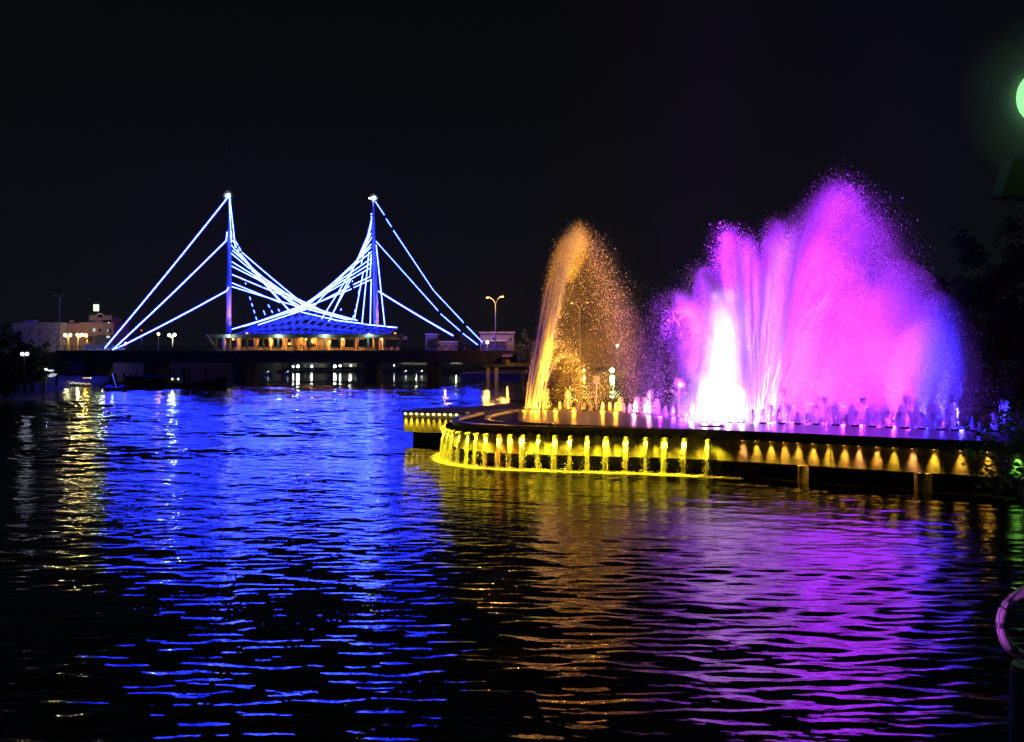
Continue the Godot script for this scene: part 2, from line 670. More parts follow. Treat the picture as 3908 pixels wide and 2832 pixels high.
func waterfalls() -> void:
	var strand_noise := FastNoiseLite.new()
	strand_noise.seed = 9
	strand_noise.frequency = 0.05
	var list := []
	for px in [2712, 2623, 2546, 2468, 2394, 2317, 2248, 2182, 2122, 2067, 2010, 1961, 1921, 1878, 1844, 1815]:
		list.append(on_front(px))
	var k0: int = list[-1]
	for i in range(1, 10):
		list.append(k0 + i * 14)
	var drop := octa(0.011, 1.9)
	var yellow := Color(1.0, 0.76, 0.015)
	for i in list.size():
		var k: int = list[i]
		var out := outward(k)
		var base := v3(front[k], 0.0)
		var side := Vector3(out.z, 0, -out.x)
		var lab := "narrow waterfall glowing yellow, %s from the right along the pool wall" % nth(i + 1)
		var t := thing("waterfall", lab, "waterfall", base, "small waterfalls spilling from the pool wall")
		var flow := rng.randf_range(0.7, 1.25)
		# spout tray
		var s := Shape.new()
		s.box(out * 0.14 + Vector3(0, 1.3, 0), Vector3(0.34, 0.025, 0.3), Basis(side, Vector3.UP, out))
		for e in [-0.18, 0.18]:
			s.box(out * 0.14 + side * e + Vector3(0, 1.36, 0), Vector3(0.025, 0.14, 0.3), Basis(side, Vector3.UP, out))
		put("spout", s.mesh(), M.dark, t)
		# strands that fall in a short parabola
		for q in 4:
			var x0 := rng.randf_range(-0.1, 0.1)
			var v0 := rng.randf_range(0.32, 0.5)
			var pts := []
			var rad := []
			var ph := rng.randf() * 100.0
			for j in 19:
				var y := 1.33 - 1.32 * j / 18.0
				var tt := sqrt(maxf(0.0, 2.0 * (1.33 - y) / 9.8))
				var wob := strand_noise.get_noise_2d(y * 90.0, ph) * 0.05 * (1.33 - y)
				pts.append(out * (0.26 + v0 * tt) + side * (x0 * (1.0 - 0.3 * tt) + wob) + Vector3(0, y, 0))
				rad.append(maxf(0.006, 0.042 * flow * (1.0 - 0.5 * j / 18.0) * (1.0 + 1.5 * strand_noise.get_noise_2d(y * 160.0, ph + 50.0))))
			s = Shape.new()
			s.tube(pts, rad, 6)
			put("strand", s.mesh(), M.spray, t)
		var tr := []
		for q in int(260 * flow):
			var y := 1.33 * (1.0 - pow(rng.randf(), 0.7))
			var tt := sqrt(maxf(0.0, 2.0 * (1.33 - y) / 9.8))
			var p := out * (0.26 + rng.randf_range(0.25, 0.6) * tt) + side * rng.randfn(0.0, 0.055 + 0.05 * tt) + Vector3(0, y, 0)
			tr.append(Transform3D(Basis.IDENTITY.scaled(Vector3.ONE * rng.randf_range(0.5, 1.6)), p))
		for q in 120:
			# splash at the foot
			var p := out * (0.55 + rng.randfn(0.0, 0.12)) + side * rng.randfn(0.0, 0.2) + Vector3(0, absf(rng.randfn(0.0, 0.05)), 0)
			tr.append(Transform3D(Basis.IDENTITY.scaled(Vector3(2.2, 0.5, 2.2) * rng.randf_range(0.5, 1.3)), p))
		instances("droplets", drop, M.spray, tr, t)
		var c := yellow
		if i == 12:
			c = Color(1.0, 0.24, 0.02)
		elif i % 3 == 1:
			c = Color(1.0, 0.66, 0.02)
		var g := Shape.new()
		g.ball(out * 0.5 + Vector3(0, 1.27, 0) + side * 0.02, Vector3(0.02, 0.02, 0.02), 4, 6)
		g.beam(out * 0.28 + Vector3(0, 1.31, 0) + side * 0.02, out * 0.51 + Vector3(0, 1.3, 0) + side * 0.02, 0.02, 0.015)
		put("lamp_bulb", g.mesh(), glow(c.r, c.g, c.b, 5.0), t)
		var lp := base + out * 0.5 + side * 0.02 + Vector3(0, 1.22, 0)
		spot(lp, lp + Vector3(0, -1, 0) - out * 0.42, c, (6.5 if i < 16 else 4.5) * rng.randf_range(0.7, 1.15), 56.0, 0.03)
	# foam along the foot of the falls
	var tr2 := []
	for k in range(list[0] - 26, list[-1] + 10):
		if k >= front.size():
			break
		var out := outward(k)
		for q in 22:
			var p := v3(front[k], 0.012) + out * (0.58 + rng.randfn(0.0, 0.13)) + Vector3(rng.randfn(0, 0.05), 0, rng.randfn(0, 0.05))
			tr2.append(Transform3D(Basis.IDENTITY.scaled(Vector3(2.6, 0.8, 2.6) * rng.randf_range(0.4, 1.6)), p))
	var foam := instances("foam", octa(0.018, 0.7), M.spray, tr2)
	foam.set_meta("label", "line of foam on the river at the foot of the waterfalls")
	foam.set_meta("category", "foam")
	# wing lamps
	var a := Vector3(-5.4, 1.5, -55.55)
	var b := Vector3(-2.75, 1.5, -54.2)
	for i in 10:
		var p := a.lerp(b, i / 9.0)
		var t := thing("strip_bulb", "small round yellow bulb, %s from the left under the far wing's coping" % nth(i + 1), "bulb", p, "bulbs under the coping of the far wing")
		var s := Shape.new()
		s.ball(Vector3.ZERO, Vector3(0.05, 0.045, 0.05), 5, 8)
		put("bulb", s.mesh(), glow(1.0, 0.75, 0.2, 9.0), t)
		s = Shape.new()
		s.box(Vector3(0, 0.05, -0.03), Vector3(0.07, 0.03, 0.1))
		put("socket", s.mesh(), M.dark, t)
		var n := Vector3(-1.35, 0, 2.65).normalized()
		spot(p + Vector3(0, -0.07, 0) + n * 0.02, p + Vector3(0, -1.0, 0) - n * 0.06, yellow.lerp(Color(1.0, 0.5, 0.03), rng.randf() * 0.6), 3.4 * rng.randf_range(0.6, 1.2), 22.0, 0.03)

# ---------------------------------------------------------------- fountain
func base_y(px: float) -> float:
	var t := [[1980, 1560.0], [2060, 1562.0], [2340, 1569.0], [2560, 1590.0], [2700, 1610.0], [2800, 1613.0], [3100, 1618.0], [3450, 1632.0], [3600, 1638.0], [3750, 1644.0], [3950, 1650.0]]
	for i in t.size() - 1:
		if px <= t[i + 1][0]:
			return lerpf(t[i][1], t[i + 1][1], (px - t[i][0]) / (t[i + 1][0] - t[i][0]))
	return 1650.0

func pool_at(px: float, back := 0.0) -> Vector3:
	# where the pool's surface shows at that column of the jets' row
	var d := (EYE - 1.6) * FOCAL / (base_y(px) - 1390.0) + back
	return Vector3((px - 1954.0) / FOCAL * d, 1.6, -d)

var drop_mesh: ArrayMesh
func jet(label: String, p0: Vector3, apex: Vector3, count: int, o := {}) -> void:
	# water thrown from p0 to its apex: a solid stream that breaks into drops, which drag slows and the breeze carries
	var g := 9.8
	var vy := sqrt(2.0 * g * maxf(0.3, apex.y - p0.y))
	var tu := vy / g
	var v0 := Vector3((apex.x - p0.x) / tu, vy, (apex.z - p0.z) / tu)
	var spread: float = o.get("spread", 0.02)
	var fine: float = o.get("fine", 0.35)
	var wind: float = o.get("wind", 0.4)
	var size: float = o.get("size", 1.0)
	var thick: float = o.get("thick", 0.045)
	var drag: float = o.get("drag", 1.3)
	var rising: float = o.get("rising", 0.5)
	var t := thing("water_jet", label, "water jet", p0, o.get("group", "tall water jets of the fountain"))
	var pts := []
	var rad := []
	var solid: float = o.get("solid", 0.5)
	for i in 15:
		var tt := tu * solid * i / 14.0
		pts.append(v0 * tt + Vector3(0, -0.5 * g * tt * tt, 0))
		rad.append(thick * (0.7 + 0.5 * i / 14.0) * (1.0 - pow(i / 14.0, 4.0) * 0.9))
	var s := Shape.new()
	s.tube(pts, rad, 7)
	put("stream", s.mesh(), M.spray, t)
	var tr := []
	for i in count:
		var is_fine := rng.randf() < fine
		var slow := 1.0 - rng.randfn(0.024, 0.018) - (rng.randf() * rng.randf() * 0.5 if is_fine else 0.0)
		var dir := v0 * slow + Vector3(rng.randfn(), 0.0, rng.randfn()) * vy * spread * (0.6 + 0.8 * rng.randf())
		var top := dir.y / g
		var vt := rng.randf_range(2.2, 3.4) if is_fine else rng.randf_range(3.4, 7.0)
		var peak := 0.5 * top * dir.y
		var fall := peak / vt + vt / g * 0.7
		var tt := top + fall * pow(rng.randf(), 0.9)
		if rng.randf() < rising:
			tt = top * pow(rng.randf(), 0.75)
		var p: Vector3
		var vel: Vector3
		if tt < top:
			p = dir * tt + Vector3(0, -0.5 * g * tt * tt, 0)
			vel = dir + Vector3(0, -g * tt, 0)
		else:
			var over := tt - top
			var run := (1.0 - exp(-drag * over)) / drag
			p = Vector3(dir.x * top + dir.x * run + wind * over * (0.3 + 1.2 * rng.randf()), peak - vt * vt / g * log(cosh(g * over / vt)), dir.z * top + dir.z * run)
			p += Vector3(rng.randfn(), 0, rng.randfn()) * 0.14 * over
			vel = Vector3(wind, -vt, 0)
		p += Vector3(rng.randfn(), rng.randfn(), rng.randfn()) * 0.03 * tt
		if p.y < 0.02:
			continue
		var sc := size * (0.4 + 0.7 * rng.randf() * rng.randf() + (1.6 if rng.randf() < 0.03 else 0.0))
		tr.append(Transform3D(Basis(Quaternion(Vector3.UP, vel.normalized())).scaled_local(Vector3.ONE * sc), p))
	instances("spray", drop_mesh, M.spray, tr, t)

func mist(px: float, py: float, rx: float, ry: float, rz: float, d: float, density: float, lean := 0.0) -> void:
	var f := FogVolume.new()
	f.name = numbered("mist")
	f.shape = RenderingServer.FOG_VOLUME_SHAPE_ELLIPSOID
	f.size = Vector3(rx / FOCAL * d, ry / FOCAL * d, rz) * 2.0
	var m := FogMaterial.new()
	m.density = density
	m.albedo = Color(0.97, 0.97, 0.97)
	f.material = m
	f.position = P(px, py, d)
	f.rotation_degrees.z = lean
	f.set_meta("kind", "stuff")
	add_child(f)

func fountain() -> void:
	drop_mesh = octa(0.0105, 1.7)
	# ---- the amber plume on the left
	var d := 58.2
	for i in 5:
		var px := 2012.0 + 13.0 * i + (0.0 if i == 0 else 8.0)
		var p := P(px, 1390, d)
		p.y = 1.6
		var ax := P(2185.0 + 12.0 * i, 890.0 - 18.0 * (i % 3), d - 0.4 * i)
		jet("tall amber-lit water jet leaning right, %s from the left of its cluster of five" % nth(i + 1), p, ax, 15000, {"spread": 0.013, "fine": 0.4, "wind": 0.75, "drag": 0.8, "rising": 0.6, "thick": 0.06})
	for i in 3:
		var p := P(2016.0 + 20.0 * i, 1390, d - 0.6)
		p.y = 1.6
		jet("half-height amber water jet with beaded falling arc, %s from the left" % nth(i + 1), p, P(2120.0 + 22.0 * i, 1250.0 + 45.0 * i, d - 0.6), 1500, {"spread": 0.025, "fine": 0.1, "wind": 0.15, "size": 1.35, "drag": 0.3})
	var pr := P(2004, 1390, d)
	pr.y = 1.6
	jet("thin reddish outer jet left of the amber cluster", pr, P(2062, 1290, d), 2200, {"spread": 0.03, "fine": 0.4, "wind": -0.1})
	# ---- the great purple fan
	var fan := [
		[2878, 2560, 1112, 14000], [2874, 2594, 1165, 11000],
		[2872, 2658, 1018, 11000], [2868, 2694, 1085, 10000],
		[2866, 2715, 1150, 8000],
		[2864, 2748, 945, 10000], [2861, 2774, 872, 15000], [2858, 2806, 945, 9000],
		[2880, 2852, 905, 9000], [2886, 2884, 975, 7000],
		[2892, 2920, 1020, 8000], [2898, 2938, 900, 10000], [2902, 2962, 832, 14000], [2906, 2994, 905, 9000],
		[2914, 3060, 850, 10000], [2922, 3130, 775, 14000], [2930, 3172, 725, 17000], [2936, 3200, 678, 22000], [2942, 3226, 712, 20000], [2948, 3256, 765, 16000], [2954, 3290, 850, 12000],
		[2946, 3150, 920, 9000], [2950, 3340, 990, 9000]]
	for i in fan.size():
		var f = fan[i]
		var df := 47.5 + 0.7 * sin(i * 2.3)
		var p := P(f[0], 1390, df)
		p.y = 1.6
		jet("tall violet-lit jet of the great fan, %s from its left edge" % nth(i + 1), p, P(f[1], f[2], df + 0.9 * sin(i * 1.7)), int(f[3] * 1.7), {"spread": 0.016 if i < 14 else 0.018, "fine": 0.32 if i < 14 else 0.4, "rising": 0.62 if i < 14 else 0.42, "wind": 0.12 if i < 10 else 0.8, "thick": 0.06, "solid": 0.62, "drag": 2.2 if i < 10 else 0.9})
	for i in 2:
		var p := P(2898 + 4 * i, 1390, 46.0)
		p.y = 1.6
		jet("thin beaded violet arc bending right inside the fan, the %s one" % ["higher", "lower"][i], p, P(3215 - 40 * i, 1010 + 125 * i, 46.0), 2000, {"spread": 0.008, "fine": 0.0, "wind": 0.0, "size": 1.9, "solid": 0.75, "thick": 0.03, "drag": 0.1})
	# ---- the dense white-lit cluster at its foot
	for i in 11:
		var px := 2625.0 + 25.0 * i
		var p := P(px, 1390, 45.6 + 0.5 * (i % 3))
		p.y = 1.6
		jet("dense white-lit jet at the foot of the fan, %s from the left" % nth(i + 1), p, P(2668.0 + 18.0 * i, [1420, 1300, 1215, 1150, 1105, 1120, 1090, 1105, 1120, 1190, 1330][i], 45.6 + 0.5 * (i % 3)), 7500, {"spread": 0.042, "fine": 0.4, "wind": -0.45 if i < 5 else 0.05, "thick": 0.045, "size": 1.0})
	# ---- fine mist that hangs in the jets
	for q in [
		[2100, 1240, 24, 330, 0.6, 58.2, 0.16, -13], [2072, 1370, 16, 210, 0.4, 58.2, 0.5, -12], [2190, 960, 48, 120, 1.0, 58.2, 0.07, -10], [2290, 1270, 130, 310, 1.8, 57.5, 0.012, 12], [2400, 1330, 80, 250, 1.5, 54, 0.02, 12], [2210, 1420, 120, 170, 1.6, 57.5, 0.012, 0],
		[3080, 1290, 300, 370, 2.6, 47.5, 0.028, 0], [3200, 1200, 330, 460, 3.0, 47, 0.018, 6], [3190, 930, 120, 250, 1.7, 47.5, 0.08, 0], [3310, 1220, 200, 420, 2.0, 46.5, 0.04, 10], [3340, 1400, 270, 330, 2.6, 45.5, 0.035, 4], [3480, 1330, 170, 340, 2.2, 44.5, 0.035, 8], [3600, 1390, 130, 280, 2.0, 43, 0.03, 5], [3040, 1440, 170, 240, 2.2, 47, 0.05, 0],
		[2818, 1200, 44, 330, 0.9, 47.5, 0.2, 9], [2868, 1230, 50, 340, 1.0, 47.5, 0.14, 1], [2942, 1150, 50, 310, 1.0, 47.5, 0.18, -6], [2605, 1330, 55, 240, 0.9, 47.5, 0.13, 0], [2645, 1390, 95, 220, 1.2, 47, 0.12, 0], [2690, 1200, 60, 190, 0.9, 47.5, 0.1, 0], [3390, 1450, 260, 190, 2.0, 44, 0.02, 0], [3560, 1440, 170, 230, 1.8, 42.5, 0.028, 0], [2690, 1260, 55, 250, 0.9, 47.5, 0.08, 0], [2720, 1330, 34, 270, 0.7, 47.5, 0.26, 33], [2765, 1290, 34, 290, 0.7, 47.5, 0.26, 19],
		[2745, 1390, 115, 260, 1.3, 46, 0.16, 0], [2725, 1540, 165, 85, 1.5, 45.5, 0.3, 0]]:
		mist(q[0], q[1], q[2], q[3], q[4], q[5], q[6], q[7])
	low_jets()
	pool_lamps()

func foam_jet_mesh(h: float, tall: bool, sd: int) -> ArrayMesh:
	var f := FastNoiseLite.new()
	f.seed = sd
	f.frequency = 0.05
	f.fractal_octaves = 3
	var s := Shape.new()
	var w := h * (0.15 if tall else 0.26)
	var r := RandomNumberGenerator.new()
	r.seed = sd * 7 + 1
	# rising core
	var pts := []
	var rad := []
	for i in 9:
		pts.append(Vector3(f.get_noise_1d(i * 9.0) * 0.03, h * i / 8.0, f.get_noise_1d(i * 9.0 + 90.0) * 0.03))
		rad.append((0.028 if tall else 0.045) * (1.0 + f.get_noise_1d(i * 31.0)))
	s.tube(pts, rad, 7)
	# clots of foam that rise, roll over and fall in a ragged bell
	for i in (420 if tall else 380):
		var t := r.randf()
		var a := r.randf() * TAU
		var y: float
		var q: float
		if tall:
			y = h * (1.0 - t * t * 0.9)
			q = w * (0.25 + 1.3 * pow(t, 0.6)) * (0.3 + 0.7 * r.randf()) if r.randf() < 0.6 else w * 0.75 * sqrt(r.randf())
			if q < w * 0.75 and r.randf() < 0.7:
				y = h * r.randf_range(0.78, 1.02)
		else:
			y = h * (1.0 - t * t)
			q = w * (0.12 + 0.88 * pow(t, 0.7)) * (0.55 + 0.5 * r.randf())
		q *= 1.0 + 0.35 * f.get_noise_2d(a * 30.0, y * 60.0)
		s.ball(Vector3(cos(a) * q, maxf(0.0, y), sin(a) * q), Vector3(1, 1.45, 1) * r.randf_range(0.008, 0.026), 2, 4)
	return s.mesh()

func low_jets() -> void:
	# [column, top row] of every low foaming jet, left to right
	var all := [[2019, 1531], [2086, 1485], [2137, 1537], [2167, 1494], [2206, 1546], [2231, 1542], [2254, 1543], [2276, 1438], [2300, 1541], [2327, 1537], [2352, 1539], [2370, 1518], [2380, 1541], [2403, 1542], [2431, 1518], [2458, 1519], [2482, 1499], [2509, 1534], [2539, 1556], [2567, 1557], [2592, 1447],
		[2872, 1562], [2912, 1565], [2940, 1555], [2974, 1559], [2989, 1489], [3009, 1559], [3044, 1573], [3080, 1575], [3120, 1552], [3146, 1519], [3160, 1557], [3190, 1575], [3231, 1578], [3270, 1575], [3294, 1521], [3312, 1575], [3348, 1570], [3390, 1572], [3432, 1580], [3459, 1521], [3475, 1582], [3520, 1574], [3563, 1577], [3608, 1593], [3640, 1548], [3702, 1590], [3744, 1606], [3797, 1580], [3835, 1535], [3872, 1617], [3899, 1612]]
	var cache := {}
	for i in all.size():
		var px: float = all[i][0]
		var p := pool_at(px, 0.5 * sin(i * 4.1))
		var h: float = (base_y(px) + 2.0 - all[i][1]) / FOCAL * -p.z
		var tall := h > 1.0
		var key := "%d_%d_%d" % [int(h * 8.0), int(tall), i % 3]
		if not cache.has(key):
			cache[key] = foam_jet_mesh(h, tall, 100 + cache.size())
		var tone := "amber" if px < 2360 else "pink" if px < 2600 else "magenta" if px < 3200 else "violet" if px < 3600 else "blue"
		var o := put("foam_jet", cache[key], M.spray, null, p)
		o.rotation.y = i * 1.3
		tag(o, ("taller thin foaming jet in %s light, %s from the left of the low jets" if tall else "short bubbling foam jet in %s light, %s from the left of the low jets") % [tone, nth(i + 1)], "foam jet", "low foaming jets along the pool")

func pool_lamps() -> void:
	# [column, metres behind the row, colour, energy]
	var amber := Color(1.0, 0.37, 0.012)
	var lime := Color(0.75, 1.0, 0.03)
	var pink := Color(1.0, 0.25, 0.45)
	var magenta := Color(0.42, 0.024, 1.0)
	var violet := Color(0.32, 0.03, 1.0)
	var blue := Color(0.03, 0.02, 1.0)
	var pale := Color(0.8, 0.42, 1.0)
	# [column, metres behind the row, colour, energy, beam half-angle, column and row it points to]
	var list := [
		[2004, 0.0, amber, 900, 9, 2130, 1000], [2030, 0.0, amber, 1000, 9, 2160, 980], [2055, -0.6, amber, 1100, 9, 2180, 960], [2080, 0.3, amber, 900, 10, 2200, 1000], [2045, -0.4, lime, 700, 5, 2115, 1200], [2120, -0.3, amber, 200, 18, 2230, 1100], [2190, 0.2, amber, 150, 20, 2300, 1100], [2300, 0.3, amber, 120, 20, 2360, 1100], [2350, -0.4, amber, 60, 22, 2400, 1200],
		[2420, 0.0, pink, 60, 22, 2420, 1200], [2475, -0.2, pink, 50, 22, 2430, 1200], [2520, 0.0, magenta, 60, 20, 2440, 1200], [2570, 0.3, violet, 800, 16, 2585, 1150],
		[2600, 1.2, violet, 170, 34, 2625, 1380], [2690, 2.0, violet, 170, 34, 2690, 1380], [2620, 1.0, magenta, 900, 17, 2610, 1150], [2660, 1.6, magenta, 900, 17, 2660, 1100], [2700, 2.4, magenta, 900, 15, 2690, 1050], [2640, -0.9, pale, 50, 26, 2690, 1400], [2690, -0.9, pale, 80, 20, 2715, 1250], [2735, -0.4, pale, 380, 13, 2745, 1200], [2780, -0.4, pale, 380, 13, 2780, 1200], [2830, -0.3, pale, 260, 14, 2800, 1250], [2735, 4.6, magenta, 900, 13, 2750, 920], [2790, 4.8, magenta, 1000, 13, 2785, 900], [2860, 4.8, magenta, 1000, 13, 2865, 900], [2930, 4.6, magenta, 900, 12, 2955, 880], [2880, 1.8, pale, 150, 9, 2840, 1000], [2910, 1.6, pale, 150, 8, 2960, 900], [2940, 1.4, pale, 150, 8, 3000, 950],
		[2925, 2.4, magenta, 500, 11, 2965, 860], [2955, 2.2, magenta, 520, 12, 3120, 760], [2990, 2.6, magenta, 520, 12, 3180, 740], [3020, 2.0, magenta, 520, 13, 3200, 740], [3080, 1.2, magenta, 260, 26, 3110, 1000], [3150, 1.6, magenta, 260, 28, 3180, 1000], [3220, 1.0, magenta, 260, 30, 3240, 1000], [3290, 1.4, magenta, 260, 30, 3290, 1000], [3350, 0.8, magenta, 240, 30, 3350, 1050], [3410, 1.2, violet, 420, 28, 3390, 1000], [3470, 0.8, violet, 360, 26, 3440, 1000], [3530, 1.0, blue, 640, 20, 3490, 1050], [3600, 0.8, blue, 560, 20, 3550, 1100], [3670, 0.6, blue, 420, 20, 3610, 1150], [3740, 0.4, blue, 160, 22, 3700, 1250],
		# small lamps in front of the low jets
		[2086, -0.5, amber, 2.5, 60, 2090, 1400], [2167, -0.6, amber, 3, 60, 2167, 1400], [2230, -0.5, amber, 2, 60, 2230, 1400], [2277, -0.6, amber, 3, 60, 2277, 1400], [2327, -0.5, amber, 2, 60, 2327, 1400], [2372, -0.6, amber, 3, 60, 2372, 1400], [2435, -0.6, pink, 3, 60, 2435, 1400], [2483, -0.6, pink, 4, 60, 2483, 1400], [2510, -0.5, pink, 2.5, 60, 2510, 1400], [2592, -0.6, magenta, 5, 60, 2592, 1400],
		[2912, -0.6, magenta, 4, 60, 2912, 1400], [2985, -0.6, magenta, 5, 60, 2985, 1400], [3044, -0.6, magenta, 3, 60, 3044, 1400], [3115, -0.6, magenta, 5, 60, 3130, 1400], [3190, -0.6, magenta, 4, 60, 3190, 1400], [3265, -0.6, magenta, 4, 60, 3280, 1400], [3330, -0.6, magenta, 4, 60, 3330, 1400], [3395, -0.6, magenta, 4, 60, 3395, 1400], [3455, -0.6, magenta, 4, 60, 3455, 1400], [3520, -0.6, magenta, 4, 60, 3520, 1400], [3590, -0.6, violet, 4, 60, 3590, 1400], [3645, -0.6, violet, 4, 60, 3645, 1400], [3720, -0.5, blue, 4, 60, 3720, 1400], [3800, -0.5, blue, 7, 60, 3800, 1400], [3850, -0.5, blue, 8, 60, 3840, 1400]]
	var s := Shape.new()
	s.lathe(Vector3.ZERO, [Vector2(0.15, -0.03), Vector2(0.15, 0.03), Vector2(0.12, 0.04), Vector2(0.115, 0.02)], 12)
	var ring := s.mesh()
	s = Shape.new()
	s.lathe(Vector3.ZERO, [Vector2(0.113, 0.02), Vector2(0.08, 0.035), Vector2(0.0, 0.04)], 12)
	var lens := s.mesh()
	for i in list.size():
		var q = list[i]
		var c: Color = q[2]
		var p := pool_at(q[0], q[1])
		var tone := "amber" if c == amber else "pink" if c == pink else "magenta" if c == magenta else "violet" if c == violet else "blue" if c == blue else "lime" if c == lime else "pale pink"
		var small: bool = q[4] > 50
		var t := thing("pool_lamp", ("small %s lamp in front of the low foam jets, %s in its row" if small else "round %s floodlight at the pool's surface under the tall jets, %s in its row") % [tone, nth(i - 47 if small else i + 1)], "pool lamp", p + Vector3(0, 0.03, 0), "lamps in front of the low jets" if small else "floodlights under the tall jets")
		put("housing", ring, M.dark, t)
		put("lens", lens, glow(c.r, c.g, c.b, 6.0), t)
		spot(p + Vector3(0, 0.12, 0), P(q[5], q[6], 47.5 if q[1] > 4.0 else -p.z), c, q[3] * (1.0 if small or c == amber else 2.4 if c == lime else 2.3 if c == pale else 1.35 if q[0] > 3060 and q[0] < 3500 else 2.1), q[4], 0.1)
		if not small:
			omni(p + Vector3(0, 0.22, 0), c, 1.8, 0.08)

# ---------------------------------------------------------------- bridge
const BD := 270.0
func B(px: float, py: float, back := 0.0) -> Vector3:
	return P(px, py, BD + back)

func neon_line(parent: Node3D, pts: Array, r := 0.13, called := "light_tube") -> void:
	var s := Shape.new()
	var rad := []
	for i in pts.size():
		rad.append(r)
	s.tube(pts, rad, 5)
	var core := put(called, s.mesh(), M.neon, parent)
	# an added glowing shell that stands for the blue halo round the tube
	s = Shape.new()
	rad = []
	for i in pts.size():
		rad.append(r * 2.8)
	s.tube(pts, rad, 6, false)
	put("light_halo", s.mesh(), M.halo_glow, core)

func bridge() -> void:
	var t := thing("cable_bridge", "long road bridge with two masts, blue-lit cables and a roofed pavilion", "bridge")
	var y_top := B(0, 1337).y
	var y_bot := B(0, 1384).y
	var x0 := B(215, 0).x
	var x1 := B(1975, 0).x
	var s := Shape.new()
	s.box(Vector3((x0 + x1) * 0.5, (y_top + y_bot) * 0.5, -BD - 8.0), Vector3(x1 - x0, y_top - y_bot, 16.0))
	put("deck", s.mesh(), M.bridge, t)
	s = Shape.new()
	s.box(Vector3((x0 + x1) * 0.5, y_top - 0.3, -BD + 0.25), Vector3(x1 - x0, 0.5, 0.6))
	put("edge_beam", s.mesh(), M.bridge, t)
	for px in [330, 560, 905, 1410, 1650]:
		s = Shape.new()
		s.box(Vector3(B(px, 0).x, y_bot * 0.5 - 0.5, -BD - 8.0), Vector3(3.0, y_bot + 1.0, 12.0))
		put("pier", s.mesh(), M.bridge, t)
	# railing
	for y in [0.45, 0.8, 1.15]:
		s = Shape.new()
		s.box(Vector3((x0 + x1) * 0.5, y_top + y, -BD - 0.1), Vector3(x1 - x0, 0.09, 0.09))
		put("rail", s.mesh(), M.dark, t)
	s = Shape.new()
	s.box(Vector3(0, 0.6, 0), Vector3(0.14, 1.2, 0.14))
	var post := s.mesh()
	var x := x0
	while x < x1:
		put("railing_post", post, M.dark, t, Vector3(x, y_top, -BD - 0.1))
		x += 1.9
	pavilion(t, y_top)
	masts(t, y_top)
	cables(t)

